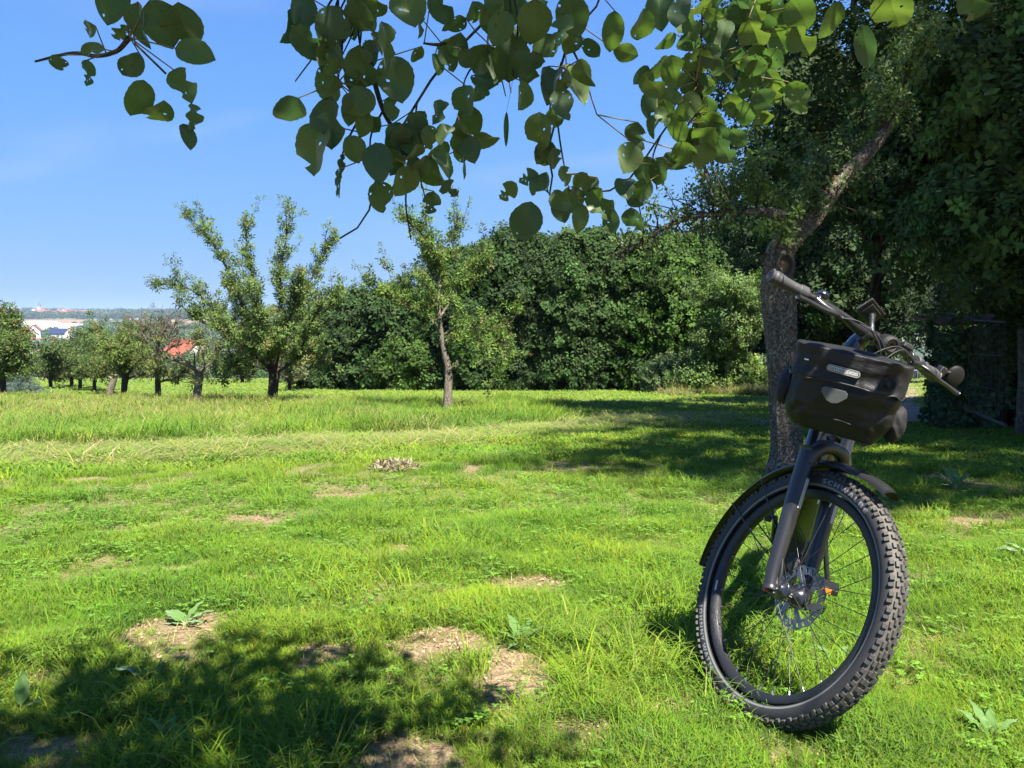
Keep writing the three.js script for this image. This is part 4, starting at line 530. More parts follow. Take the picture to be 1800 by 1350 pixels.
  G(1.14, 70, '', [[880, 50, 76], [897, 104, 80], [933, 127, 76], [957, 84], [940, 40, 82], [1007, 28, 88], [1030, 130, 62], [1012, 148, 88, 70], [990, 184, 66], [948, 232, 74, 95], [1077, 57, 86, 95, 0.8], [1127, 46, 66, 70], [923, 390, 78, 105, 1.05], [992, 310, 46], [985, 356, 42, 170], [965, 150, 80], [920, 170, 60, 120], [975, 208, 50], [1160, 20, 70], [1195, 20, 66]]);
  G(1.24, 60, '', [[1022, 320, 46, 130], [1037, 333, 54], [1020, 383, 60, 95, 0.75], [1057, 358, 72], [1075, 388, 50], [1170, 73, 52, 140], [1127, 133, 48, 120], [1160, 123, 60], [1187, 130, 72], [1147, 150, 64], [1147, 182, 58, 120], [1175, 185, 72, 110], [1203, 197, 46], [1193, 227, 64, 110], [1150, 222, 44], [1118, 237, 56, 120], [1105, 278, 66, 110], [1117, 268, 50], [1140, 297, 56]]);
  G(1.26, 64, 'lit', [[1040, 84, 46, 60], [1100, 93, 56, 20], [1115, 353, 40, 30], [1115, 388, 56, 90], [1187, 285, 56, 60], [1203, 272, 62], [1210, 77, 60, 120], [1233, 157, 62], [1173, 190, 46], [1237, 240, 58], [1273, 267, 66, 80], [1298, 243, 50, 50, 0.8], [1253, 210, 42], [1257, 20, 70], [1255, 60, 60]]);
  G(1.26, 54, '', [[1237, 276, 58, 90, 1.1], [1225, 110, 70, 100], [1270, 60, 60]]);
  G(1.3, 66, 'lit', [[1273, 77, 66, 110], [1307, 22, 62], [1327, 60, 70], [1357, 24, 66], [1373, 72, 64], [1407, 25, 70, 60], [1410, 73, 64, 60], [1357, 104, 50], [1307, 108, 44], [1273, 127, 66], [1363, 143, 58, 45], [1403, 172, 72, 60, 0.8], [1360, 165, 56], [1313, 160, 56], [1310, 200, 62, 100], [1337, 197, 64], [1290, 186, 54], [1320, 135, 50], [1292, 100, 58], [1345, 50, 60], [1385, 40, 56], [1345, 175, 58]]);
  for (let i = 2; i < 11; i++) for (let k = 0; k < 11; k++) { const [c, d] = curves[i], q = c.getPoint(i === 4 ? 0.25 + 0.42 * R() : 0.35 + 0.62 * R()).applyMatrix4(camera.matrixWorldInverse), x = 900 - q.x / q.z * FOC, y = 675 + q.y / q.z * FOC; if (y < -20) continue; addLeaf(x + (R() - 0.5) * 52, y + 8 + 34 * R(), 42 + 22 * R(), d + (R() - 0.5) * 0.06, i > 8 ? 'lit' : ''); }
  G(1.0, 100, 'lit', [[1461, 42, 104, 100, 0.55], [1570, 18, 96, 90], [1522, 82, 104, 85, 0.55], [1712, 4, 84, 90], [1660, -30, 90]]);
  // crown above and behind the lens: it shades the lower left of the lawn and most of the hanging boughs
  const it = []; for (const [x, y, z, r, n] of [[0.15, 2.9, -0.5, 0.62, 130], [-0.35, 3.3, 0.1, 0.7, 95], [0.35, 3.5, 0.2, 0.8, 150], [-0.1, 2.75, -0.75, 0.4, 60], [-0.75, 2.95, -0.45, 0.55, 60], [0.9, 3.9, 1.0, 1.0, 420], [-0.2, 4.2, 0.9, 1.0, 400], [1.9, 4.3, 2.2, 1.1, 320], [-1.0, 4.0, 1.3, 1.0, 320]]) for (let i = 0; i < n; i++) { const d = rdir(R), q = r * Math.cbrt(R()); it.push({ p: L(V(x, y, z).addScaledVector(d, q)), up: rdir(R).addScaledVector(Y, -0.6).normalize(), spin: R() * 6, s: 0.8 + 0.5 * R(), c: vary(R, [0.085, 0.145, 0.035], 0.4) }); }
  foliage(root, [sprig(101, 7, 0.16, 0.062, 0.042, 1.2), sprig(102, 6, 0.14, 0.06, 0.042, 1.2)], it, LEAF, R, 'crown');
}

// ---------------------------------------------------------------- bicycle (own axes: x forward, y up, z to its right)
const bikeBits = {};
{
  const HEAD = rad(67), LEAN = 0.232, YAW = -0.45, STEER = 0.7734, RW = 0.36;
  const u = V(-Math.cos(HEAD), Math.sin(HEAD), 0), pf = V(Math.sin(HEAD), Math.cos(HEAD), 0), hub = V(0, RW, 0), O = hub.clone().addScaledVector(pf, -0.046);
  const f = V(Math.sin(YAW), 0, Math.cos(YAW)), r0 = V().crossVectors(f, Y), upl = Y.clone().multiplyScalar(Math.cos(LEAN)).addScaledVector(r0, -Math.sin(LEAN)), rl = r0.clone().multiplyScalar(Math.cos(LEAN)).addScaledVector(Y, Math.sin(LEAN));
  Object.assign(bikeBits, { f, upl, rl });
  const bike = thing('bicycle', 'black electric trekking bicycle on its kickstand, front wheel turned towards the camera', 'bicycle', V(0.6624, 0, -2.1175));
  bike.quaternion.setFromRotationMatrix(new THREE.Matrix4().makeBasis(f, upl, rl));
  const st = new THREE.Matrix4().makeTranslation(O.x, O.y, O.z).multiply(new THREE.Matrix4().makeRotationAxis(u, STEER)).multiply(new THREE.Matrix4().makeTranslation(-O.x, -O.y, -O.z));
  bike.updateMatrixWorld(true);
  let low = 9; for (let i = 0; i < 360; i++) { const p = V(Math.cos(rad(i)) * RW, Math.sin(rad(i)) * RW, 0).add(hub).applyMatrix4(st).applyMatrix4(bike.matrixWorld); low = Math.min(low, p.y); }
  bike.position.y = -low - 0.006; bike.updateMatrixWorld(true);
  const ax = (s, p = 0, z = 0) => O.clone().addScaledVector(u, s).addScaledVector(pf, p).add(V(0, 0, z));
  const M = {
    black: std({ color: C(0.014, 0.014, 0.015), roughness: 0.42, bumpMap: rep(barkBump, 6, 6), bumpScale: 0.0003 }), gloss: phys({ color: C(0.012, 0.014, 0.02), roughness: 0.3, clearcoat: 1, clearcoatRoughness: 0.12 }), rubber: std({ color: C(0.018, 0.018, 0.019), roughness: 0.68 }), grip: std({ color: C(0.045, 0.045, 0.047), roughness: 0.6 }),
    fork: phys({ color: C(0.017, 0.017, 0.019), roughness: 0.38, clearcoat: 0.35, clearcoatRoughness: 0.35 }), rotor: std({ color: C(0.24, 0.24, 0.24), roughness: 0.5, metalness: 1 }), alu: std({ color: C(0.55, 0.55, 0.56), roughness: 0.35, metalness: 1 }), lever: std({ color: C(0.06, 0.06, 0.063), roughness: 0.33, metalness: 0.6 }), steel: std({ color: C(0.06, 0.06, 0.06), roughness: 0.35, metalness: 0.7 }),
    frame: phys({ color: C(0.028, 0.03, 0.018), roughness: 0.42, clearcoat: 0.4, clearcoatRoughness: 0.3 }), reflect: std({ color: C(0.42, 0.43, 0.44), roughness: 0.45 }), orange: phys({ color: C(0.9, 0.26, 0.02), roughness: 0.25, clearcoat: 1 }), red: std({ color: C(0.45, 0.02, 0.02), roughness: 0.4 }), glass: phys({ color: C(0.95, 0.95, 0.9), roughness: 0.04, transmission: 1, thickness: 0 }), mirror: std({ color: C(0.85, 0.85, 0.86), roughness: 0.03, metalness: 1 }), screen: phys({ color: C(0.01, 0.012, 0.014), roughness: 0.12, clearcoat: 1, clearcoatRoughness: 0.05 }),  // frame: olive tint in the colour stands for grass reflected on grey paint
  };
  const put = (name, geo, mat, parent = bike, label) => part(name, geo, mat, parent, label);
  const fput = (name, geo, mat, label) => { const m = put(name, geo, mat, bike, label); m.applyMatrix4(st); return m; };
  const fl = (pts, radii, o) => limb(pts.map((q) => ax(...q)), radii, o);
  // front wheel
  const wheel = new THREE.Group(); wheel.name = 'front_wheel'; bike.add(wheel); wheel.applyMatrix4(st.clone().multiply(new THREE.Matrix4().makeTranslation(hub.x, hub.y, hub.z)));
  wheel.updateMatrixWorld(true);
  const wallTex = (() => {
    const c = document.createElement('canvas'); c.width = 2048; c.height = 256; const g = c.getContext('2d');
    g.fillStyle = 'rgb(60,60,61)'; g.fillRect(0, 0, 2048, 256); g.fillStyle = 'rgb(112,105,95)'; g.fillRect(0, 66, 2048, 124);  // tread band painted lighter: dusty rubber, with its sunlit tone put into the colour
    const R = rng(3); for (let i = 0; i < 4200; i++) { const k = 46 + 34 * R(); g.fillStyle = `rgba(${k},${k},${k},0.35)`; g.fillRect(R() * 2048, R() * 256, 3 + 14 * R(), 1 + 2 * R()); }
    for (let i = 0; i < 700; i++) { g.fillStyle = `rgba(150,132,105,${0.12 + 0.2 * R()})`; g.fillRect(R() * 2048, 84 + R() * 88, 2 + 9 * R(), 1 + 4 * R()); }
    const row = (deg) => 256 * (1 - (deg + 128) / 256);                 // canvas row of a place round the tyre's section
    for (const s of [1, -1]) { g.fillStyle = 'rgb(150,152,148)'; const y = row(s * 118); g.fillRect(0, y - 4, 2048, 8); }
    const write = (text, deg, flip, size, wide, track) => { g.save(); g.translate(((deg % 360) + 360) % 360 / 360 * 2048, row(94)); if (flip) g.rotate(Math.PI); g.scale(wide, 1); g.font = `bold ${size}px sans-serif`; g.textBaseline = 'middle'; g.fillStyle = 'rgb(170,172,170)'; let x = 0; for (const ch of text) { g.fillText(ch, x, 0); x += g.measureText(ch).width + track; } g.restore(); };
    write('SCHWALBE', 198, true, 36, 0.95, 3); write('JOHNNY WATTS', 314, false, 34, 0.8, 2); write('III', 12, false, 36, 1.3, 0);
    const t = new THREE.CanvasTexture(c); t.colorSpace = THREE.SRGBColorSpace; t.wrapS = THREE.RepeatWrapping; return t;
  })();
  const prof = []; for (let i = 0; i <= 48; i++) { const a = rad(-128 + 256 * i / 48); prof.push(new THREE.Vector2(0.3255 + 0.0295 * Math.cos(a) - (Math.abs(a) > rad(120) ? 0.002 : 0), 0.0305 * Math.sin(a))); }
  const tyre = new THREE.LatheGeometry(prof, 180); tyre.rotateX(Math.PI / 2);
  put('tyre', tyre, std({ map: wallTex, color: C(0.5, 0.5, 0.5), roughness: 0.72 }), wheel);
  const knobGeo = (l, h, w, seed) => { const g = new THREE.BoxGeometry(l, h, w, 1, 1, 1).toNonIndexed(), p = g.attributes.position, R = rng(seed); const sk = (R() - 0.5) * 0.25; for (let i = 0; i < p.count; i++) if (p.getY(i) > 0) p.setXYZ(i, p.getX(i) * 0.8 + sk * 0.004, p.getY(i), p.getZ(i) * 0.82); g.computeVertexNormals(); return g; };
  const KN = { side: [knobGeo(0.0125, 0.0085, 0.011, 1), knobGeo(0.0105, 0.0085, 0.013, 2)], mid: [knobGeo(0.013, 0.007, 0.0085, 3), knobGeo(0.016, 0.007, 0.009, 4)], centre: [knobGeo(0.019, 0.0065, 0.0095, 5), knobGeo(0.015, 0.0065, 0.0085, 6)] };
  const knobs = [], camLocal = camera.position.clone();
  for (const [kind, n, a] of [['side', 112, 54], ['mid', 90, 27], ['centre', 84, 9]]) for (const s of [-1, 1]) for (let i = 0; i < n; i++) {
    const th = (i + (s > 0 ? 0.5 : 0) + (kind === 'side' ? (i % 2) * 0.12 : 0)) / n * 2 * Math.PI, al = s * rad(a + (i % 2 ? 2.5 : -2.5)), t = V(-Math.sin(th), Math.cos(th), 0), nn = V(Math.cos(th) * Math.cos(al), Math.sin(th) * Math.cos(al), Math.sin(al)), cr = V().crossVectors(t, nn);
    const p = V(Math.cos(th), Math.sin(th), 0).multiplyScalar(0.3255 + 0.0295 * Math.cos(al)).add(V(0, 0, 0.0305 * Math.sin(al))).addScaledVector(nn, 0.0022), m = new THREE.Matrix4().makeBasis(t, nn, cr).setPosition(p);
    const wp = p.clone().applyMatrix4(wheel.matrixWorld), wn = nn.clone().transformDirection(wheel.matrixWorld); knobs.push({ g: KN[kind][i % 2], m, face: wn.dot(camLocal.clone().sub(wp).normalize()) });
  }
  knobs.sort((a, b) => b.face - a.face);
  const knobMat = std({ color: C(0.052, 0.05, 0.046), roughness: 0.65 });
  knobs.slice(0, 290).forEach((k) => put('tread_knob', k.g, knobMat, wheel).applyMatrix4(k.m));
  { const m = put('tread', mg(knobs.slice(290).map((k) => k.g.clone().applyMatrix4(k.m))), knobMat, wheel); m.userData.kind = 'stuff'; }
  const ring = (pts, n = 120) => { const g = new THREE.LatheGeometry(pts.map(([a, b]) => new THREE.Vector2(a, b)), n); g.rotateX(Math.PI / 2); return g; };
  put('rim', ring([[0.3, 0.0155], [0.298, 0.0172], [0.2905, 0.0172], [0.2775, 0.0125], [0.2745, 0.006], [0.274, 0], [0.2745, -0.006], [0.2775, -0.0125], [0.2905, -0.0172], [0.298, -0.0172], [0.3, -0.0155]]), M.black, wheel);
  put('hub', ring([[0.001, 0.056], [0.012, 0.056], [0.0135, 0.04], [0.029, 0.034], [0.030, 0.030], [0.029, 0.026], [0.019, 0.022], [0.018, 0], [0.019, -0.022], [0.033, -0.028], [0.034, -0.033], [0.024, -0.036], [0.0135, -0.042], [0.012, -0.056], [0.001, -0.056]], 40), M.gloss, wheel);
  for (let k = 0; k < 32; k++) { const s = k % 2 ? 1 : -1, lead = (k >> 1) % 2 ? 1 : -1, ar = k / 32 * 2 * Math.PI, ah = ar + lead * rad(62), a = V(Math.cos(ah) * 0.027, Math.sin(ah) * 0.027, s * 0.03), b = V(Math.cos(ar) * 0.273, Math.sin(ar) * 0.273, s * 0.003); put('spoke', limb([a, b], [0.00115, 0.00115], { seg: 1, sides: 5 }), M.steel, wheel); const np = put('spoke_nipple', new THREE.CylinderGeometry(0.0024, 0.002, 0.012, 8), M.alu, wheel); np.position.copy(b.clone().lerp(a, 0.016)); np.quaternion.setFromUnitVectors(Y, b.clone().sub(a).normalize()); }
  { const sh = new THREE.Shape(); for (let i = 0; i <= 180; i++) { const a = i / 180 * 2 * Math.PI, r = 0.0895 + 0.0022 * Math.sin(a * 12); i ? sh.lineTo(Math.cos(a) * r, Math.sin(a) * r) : sh.moveTo(r, 0); }
    const hole = (pts) => { const h = new THREE.Path(); pts.forEach(([r, d], i) => { const x = Math.cos(rad(d)) * r, y = Math.sin(rad(d)) * r; i ? h.lineTo(x, y) : h.moveTo(x, y); }); sh.holes.push(h); };
    for (let i = 0; i < 6; i++) { const d = i * 60; hole([[0.036, d + 4], [0.064, d + 20], [0.067, d + 34], [0.067, d + 48], [0.062, d + 60], [0.05, d + 52], [0.036, d + 40]]); }
    for (let i = 0; i < 24; i++) { const d = i * 15 + 4; hole([[0.0725, d], [0.085, d + 3.4], [0.0855, d + 9], [0.0725, d + 5.6]]); }
    { const h = new THREE.Path(); h.absarc(0, 0, 0.017, 0, 6.283, true); sh.holes.push(h); }
    const g = new THREE.ExtrudeGeometry(sh, { depth: 0.002, bevelEnabled: false, curveSegments: 10 }); g.translate(0, 0, -0.042); put('brake_rotor', g, M.rotor, wheel); }
  const font = await new FontLoader().loadAsync('fonts/droid/droid_sans_bold.typeface.json');
  { const g = new TextGeometry('N', { font, size: 0.014, depth: 0.0008 }); g.rotateZ(rad(-80)); g.translate(-0.002, 0.008, 0.0185); const m = put('hub_lettering', g, M.reflect, wheel); m.rotation.set(0, rad(42), 0); }
  { const g = new THREE.BoxGeometry(0.010, 0.03, 0.0006); const m = put('rim_sticker', g, M.reflect, wheel); const a = rad(212); m.position.set(Math.cos(a) * 0.2855, Math.sin(a) * 0.2855, 0.0158); m.rotation.set(0, 0, a); }
  // fork
  const legs = [];
  for (const s of [1, -1]) {
    const low2 = fl([[-0.012, 0.042, s * 0.064], [0.03, 0.036, s * 0.065], [0.2, 0.03, s * 0.064], [0.405, 0.028, s * 0.062]], [0.0185, 0.0215, 0.0255, 0.0275], { seg: 30, sides: 22 });
    const lug = fl([[0.03, 0.05, s * 0.056], [-0.005, 0.047, s * 0.054], [-0.018, 0.046, s * 0.055]], [0.008, 0.0155, 0.01], { seg: 10, sides: 14 });
    const rib = fl([[0.085, 0.05, s * 0.062], [0.035, 0.058, s * 0.057], [-0.005, 0.056, s * 0.056]], [0.003, 0.0055, 0.006], { seg: 10, sides: 8 });
    legs.push(low2, lug, rib);
    fput('stanchion', fl([[0.395, 0.028, s * 0.062], [0.575, 0.028, s * 0.062]], [0.0185, 0.0185], { seg: 2, sides: 20 }), M.gloss);
    const c = new THREE.CylinderGeometry(0.0262, 0.0255, 0.088, 10, 6, true, -0.2, 0.5); const g = c; g.rotateY(rad(90)); g.applyMatrix4(new THREE.Matrix4().makeBasis(pf, u, V(0, 0, 1)).setPosition(ax(0.27, 0.0298, s * 0.0635))); fput('reflective_strip', g, M.reflect);
    const cap = new THREE.CylinderGeometry(0.0075, 0.0075, 0.008, 6); cap.rotateX(Math.PI / 2); cap.translate(...ax(0, 0.046, s * 0.074).toArray()); fput('axle_bolt', cap, M.steel);
  }
  legs.push(fl([[0.36, 0.03, 0.06], [0.405, 0.045, 0.052], [0.424, 0.054, 0.026], [0.428, 0.056, 0], [0.424, 0.054, -0.026], [0.405, 0.045, -0.052], [0.36, 0.03, -0.06]], (t) => 0.019 + 0.008 * Math.abs(t - 0.5) * 2, { seg: 30, sides: 12 }));
  fput('fork_lowers', mg(legs), M.fork);
  fput('fork_crown', mg([fl([[0.57, 0.024, 0.078], [0.58, 0.01, 0.05], [0.588, 0, 0], [0.58, 0.01, -0.05], [0.57, 0.024, -0.078]], (t) => 0.022 + 0.006 * (1 - Math.abs(t - 0.5) * 2), { seg: 20, sides: 12 })]), M.gloss);
  { const g = new THREE.CylinderGeometry(0.008, 0.008, 0.012, 12); g.rotateX(Math.PI / 2); g.translate(...ax(-0.012, 0.032, 0.07).toArray()); fput('axle_lever', g, M.red); }
  { const g = new RoundedBoxGeometry(0.042, 0.062, 0.03, 3, 0.008); g.rotateZ(rad(23)); g.translate(...ax(0.088, -0.018, -0.052).toArray()); fput('brake_caliper', g, M.black); }
  // mudguard over the front wheel
  { const N = 70, pos = [], idx = [], K = 14, a0 = 75, a1 = 203;
    for (let i = 0; i <= N; i++) { const t = i / N, a = rad(lerp(a0, a1, t)), w = 0.034 * (1 - 0.12 * sstep(t, 0.85, 1)) * (0.82 + 0.18 * sstep(t, 0, 0.12)), flare = 0.014 * (1 - sstep(t, 0, 0.16)), R = 0.388 + flare + 0.004 * sstep(t, 0.8, 1); for (let j = 0; j < K; j++) { const q = j / K, s = q < 0.5 ? -1 + 4 * q : 3 - 4 * q, out = q < 0.5 ? 0.0016 : -0.0016, rr = R + out - 0.017 * Math.pow(Math.abs(s), 2.6) + 0.002 * (Math.abs(s) < 0.25); pos.push(Math.cos(a) * rr, Math.sin(a) * rr, s * w); } }
    for (let i = 0; i < N; i++) for (let j = 0; j < K; j++) { const a = i * K + j, b = i * K + (j + 1) % K; idx.push(a, b, a + K, b, b + K, a + K); }
    for (const i of [0, N]) for (let j = 1; j < K - 1; j++) idx.push(i * K, i * K + j, i * K + j + 1);
    const g = new THREE.BufferGeometry(); g.setAttribute('position', new THREE.Float32BufferAttribute(pos, 3)); g.setIndex(idx); g.computeVertexNormals(); g.translate(hub.x, hub.y, 0); const m = put('mudguard', g, M.black); m.applyMatrix4(st); bikeBits.guard = m;
    const stay = []; const ga = (d, r, z) => V(hub.x + Math.cos(rad(d)) * r, hub.y + Math.sin(rad(d)) * r, z); for (const z of [1, -1]) { stay.push(limb([ga(168, 0.374, z * 0.034), ax(0.09, -0.03, z * 0.05), ax(0.1, 0.006, z * 0.068)], [0.0022, 0.0022], { seg: 8, sides: 6 })); stay.push(limb([ga(148, 0.385, z * 0.034), ax(0.16, -0.012, z * 0.06)], [0.002, 0.002], { seg: 3, sides: 6 })); } fput('mudguard_stay', mg(stay), M.steel);
    const br = [fl([[0.45, 0.05, 0], [0.47, 0.02, 0], [0.42, 0.0, 0]], [0.014, 0.012, 0.016], { seg: 8, sides: 8 })]; fput('mudguard_bracket', mg(br), M.black); }
  // steerer, stem, handlebar
  fput('stem', mg([fl([[0.655, 0, 0], [0.76, 0, 0]], [0.03, 0.029], { seg: 3, sides: 20 }), fl([[0.735, 0, 0], [0.775, 0.02, 0], [0.79, 0.05, 0]], [0.031, 0.027, 0.022], { seg: 12, sides: 18 })]), M.gloss);
  const BAR = [[0.36, -0.0532, 0.0283], [0.29, -0.043, 0.027], [0.22, -0.03, 0.0245], [0.16, -0.016, 0.02], [0.105, -0.005, 0.0125], [0.055, 0, 0.003], [0, 0, 0]], bp = (z, dp, du) => ax(0.7905 + du, 0.05 + dp, z);
  const barPts = [...BAR.map(([z, p, d]) => bp(z, p, d)), ...BAR.slice(0, -1).reverse().map(([z, p, d]) => bp(-z, p, d))], barC = new THREE.CatmullRomCurve3(barPts, false, 'centripetal');
  fput('handlebar', limb(barPts, (t) => 0.0113 + 0.005 * (1 - sstep(Math.abs(t - 0.5), 0.06, 0.16)), { seg: 90, sides: 16 }), M.black);
  fput('bar_clamp', mg([0.018, -0.018].map((z) => { const g = new THREE.CylinderGeometry(0.0225, 0.0225, 0.014, 18); g.rotateX(Math.PI / 2); g.translate(...ax(0.7905, 0.05, z).toArray()); return g; })), M.lever);
  for (const s of [1, -1]) {
    const T = (k) => s > 0 ? k : 1 - k, seg = []; for (let i = 0; i <= 10; i++) seg.push(barC.getPointAt(T(0.002 + 0.175 * i / 10)));
    const grip = limb(seg, (t) => { let r = 0.0172 + 0.0035 * Math.exp(-(((t - 0.18) / 0.2) ** 2)); if (t < 0.03) r = 0.0185 + 0.004 * (t / 0.03); if (t > 0.6 && t < 0.615) r -= 0.003; if (t > 0.78) r = t > 0.8 && t < 0.97 ? 0.0208 : 0.0178; return r + 0.0006 * Math.sin(t * 60) * (t < 0.3); }, { seg: 110, sides: 22 });
    fput('grip', grip, M.grip);
    const ridge = []; for (let k = 0; k < 4; k++) { const pts = []; for (let i = 0; i <= 14; i++) { const t = 0.035 + k * 0.02 + 0.22 * i / 14, p = barC.getPointAt(T(0.002 + 0.175 * t)), a = rad(-60 + 150 * i / 14 + k * 22) + (s > 0 ? 0 : Math.PI), r = 0.0175 + 0.0035 * Math.exp(-(((t - 0.18) / 0.2) ** 2)); pts.push(p.addScaledVector(u, Math.cos(a) * r).addScaledVector(pf, Math.sin(a) * r * s)); } ridge.push(limb(pts, [0.0004, 0.0011, 0.0004], { seg: 16, sides: 5 })); } fput('grip_ridges', mg(ridge), M.rubber);
    // brake lever: clamp, body, blade
    const cl = barC.getPointAt(T(0.225)), clamp2 = new THREE.TorusGeometry(0.0135, 0.0045, 8, 20); clamp2.applyMatrix4(new THREE.Matrix4().makeRotationFromQuaternion(new THREE.Quaternion().setFromUnitVectors(V(0, 0, 1), barC.getTangentAt(T(0.225)).multiplyScalar(s)))); clamp2.translate(...cl.toArray());
    const b = (z, p, d) => bp(s * z, p, d), body = limb([b(0.23, 0.005, 0.01), b(0.205, 0.022, -0.008), b(0.175, 0.036, -0.016), b(0.15, 0.04, -0.02)], [0.008, 0.0115, 0.0105, 0.006], { seg: 16, sides: 12 });
    fput('brake_body', mg([clamp2, body]), M.lever);
    const bl = limb([b(0.172, 0.05, -0.022), b(0.2, 0.068, -0.034), b(0.24, 0.066, -0.04), b(0.285, 0.058, -0.038), b(0.325, 0.062, -0.044), b(0.335, 0.064, -0.046)], [0.0052, 0.0066, 0.0058, 0.0062, 0.0062, 0.0072], { seg: 30, sides: 10 }); fput('brake_lever', bl, M.lever);
    const cable = limb([b(0.15, 0.04, -0.02), b(0.1, 0.055, -0.01), b(0.05, 0.062, -0.02), b(0.0, 0.06, -0.055), b(-0.03, 0.035, -0.11)], [0.0026, 0.0026], { seg: 30, sides: 7 }); fput('brake_hose', cable, M.rubber);
    if (s > 0) {
      const bell = new THREE.SphereGeometry(0.019, 24, 12, 0, Math.PI * 2, 0, Math.PI / 2); bell.scale(1, 0.95, 1); bell.applyMatrix4(new THREE.Matrix4().makeBasis(pf, u, V(0, 0, 1))); bell.translate(...barC.getPointAt(0.247).addScaledVector(u, 0.022).addScaledVector(pf, -0.004).toArray()); const base = new THREE.CylinderGeometry(0.0185, 0.012, 0.01, 20); base.applyMatrix4(new THREE.Matrix4().makeBasis(pf, u, V(0, 0, 1))); base.translate(...barC.getPointAt(0.247).addScaledVector(u, 0.016).addScaledVector(pf, -0.004).toArray()); fput('bell', mg([bell, base]), M.gloss);
    } else {
      const pod = new RoundedBoxGeometry(0.034, 0.02, 0.04, 3, 0.006); pod.applyMatrix4(new THREE.Matrix4().makeBasis(pf, u, V(0, 0, 1))); pod.translate(...b(0.16, -0.012, 0.038).toArray()); fput('switch_pod', pod, M.black);
      const sh = new RoundedBoxGeometry(0.034, 0.032, 0.05, 3, 0.01); sh.translate(...b(0.165, 0.0, -0.032).toArray()); fput('shifter', sh, M.black);
      const end = bp(-0.36, -0.0532, 0.0283), arm = new RoundedBoxGeometry(0.026, 0.03, 0.026, 3, 0.006); arm.translate(...end.clone().add(V(0, 0.024, -0.004)).toArray()); fput('mirror_arm', mg([arm, limb([end.clone().add(V(0, 0.026, -0.012)), end.clone().add(V(0.004, 0.032, -0.034))], [0.006, 0.005], { seg: 3, sides: 8 })]), M.black);
      const shell = new THREE.SphereGeometry(0.037, 26, 16, 0, Math.PI * 2, 0, Math.PI / 2); shell.scale(1, 0.36, 0.88); shell.rotateZ(-Math.PI / 2); shell.rotateY(rad(-8)); shell.translate(...end.clone().add(V(0.0, 0.03, -0.062)).toArray()); const mm = fput('rear_view_mirror', shell, phys({ color: C(0.012, 0.012, 0.011), roughness: 0.55, clearcoat: 0, specularIntensity: 0.35 }));
      const gl = new THREE.CircleGeometry(0.0355, 26); gl.scale(0.88, 1, 1); gl.rotateY(-Math.PI / 2); gl.rotateY(rad(-8)); gl.translate(...end.clone().add(V(-0.0006, 0.03, -0.062)).toArray()); part('mirror_glass', gl, M.mirror, mm);
    }
  }
  // headlight, display
  { const c = ax(0.7905, 0.05, -0.024).add(V(0.055, 0.002, 0)), body = new THREE.LatheGeometry([[0.001, -0.036], [0.016, -0.033], [0.025, -0.016], [0.0268, 0.008], [0.0255, 0.02], [0.019, 0.025], [0.0172, 0.0245], [0.0168, 0.018], [0.004, -0.002]].map(([a, b]) => new THREE.Vector2(a, b)), 32); body.rotateZ(-Math.PI / 2); body.rotateY(rad(-4)); body.translate(...c.toArray());
    const h = fput('headlight', body, M.black), dish = new THREE.LatheGeometry([[0.0045, 0.001], [0.0125, 0.0095], [0.0162, 0.019]].map(([a, b]) => new THREE.Vector2(a, b)), 28); dish.rotateZ(-Math.PI / 2); dish.translate(...c.toArray()); part('reflector_dish', dish, std({ color: C(0.75, 0.75, 0.72), roughness: 0.16, metalness: 1 }), h); const lens = new THREE.CircleGeometry(0.0168, 28); lens.rotateY(Math.PI / 2); lens.translate(...c.clone().add(V(0.0222, 0, 0)).toArray()); part('lens', lens, M.glass, h);
    const dot = new THREE.SphereGeometry(0.0062, 12, 8); dot.translate(...c.clone().add(V(0.006, 0, 0)).toArray()); part('lamp', dot, M.steel, h); }
  { const n = u.clone().multiplyScalar(0.72).addScaledVector(pf, -0.69).normalize(), tt = V().crossVectors(V(0, 0, 1), n), c = ax(0.868, 0.036, 0.006), body = new RoundedBoxGeometry(0.056, 0.009, 0.082, 3, 0.004), mtx = new THREE.Matrix4().makeBasis(tt, n, V(0, 0, -1)); const tilt = new THREE.Matrix4().makeRotationAxis(n, rad(14)); body.applyMatrix4(tilt.clone().multiply(mtx)); body.translate(...c.toArray());
    const d = fput('display', body, M.black), scr = new THREE.PlaneGeometry(0.048, 0.074); scr.rotateX(-Math.PI / 2); scr.applyMatrix4(tilt.clone().multiply(mtx)); scr.translate(...c.clone().addScaledVector(n, 0.0052).toArray()); part('screen', scr, M.screen, d); const rib = new RoundedBoxGeometry(0.036, 0.006, 0.052, 2, 0.002); rib.applyMatrix4(tilt.clone().multiply(mtx)); rib.translate(...c.clone().addScaledVector(n, -0.006).toArray()); part('holder_plate', rib, M.rubber, d);
    fput('display_mount', fl([[0.8, 0.056, -0.002], [0.83, 0.05, 0.002], [0.86, 0.042, 0.004]], [0.009, 0.007, 0.012], { seg: 10, sides: 10 }), M.black); }
  // cables falling from the bar to the frame
  fput('cables', mg([limb([bp(0.12, 0.045, -0.01), bp(0.03, 0.075, -0.03), bp(-0.02, 0.065, -0.085), ax(0.66, 0.045, 0.02), ax(0.6, 0.02, 0.03)], [0.0022, 0.0022], { seg: 30, sides: 6 }), limb([bp(-0.15, 0.03, -0.03), bp(-0.05, 0.085, -0.032), bp(0.0, 0.08, -0.09), ax(0.62, 0.03, -0.03)], [0.0022, 0.0022], { seg: 30, sides: 6 }), limb([bp(-0.15, 0.045, -0.02), bp(-0.09, 0.075, -0.028), bp(-0.03, 0.085, -0.03), bp(0.02, 0.07, -0.07), ax(0.66, 0.04, 0.035)], [0.0019, 0.0019], { seg: 30, sides: 6 })]), M.rubber);
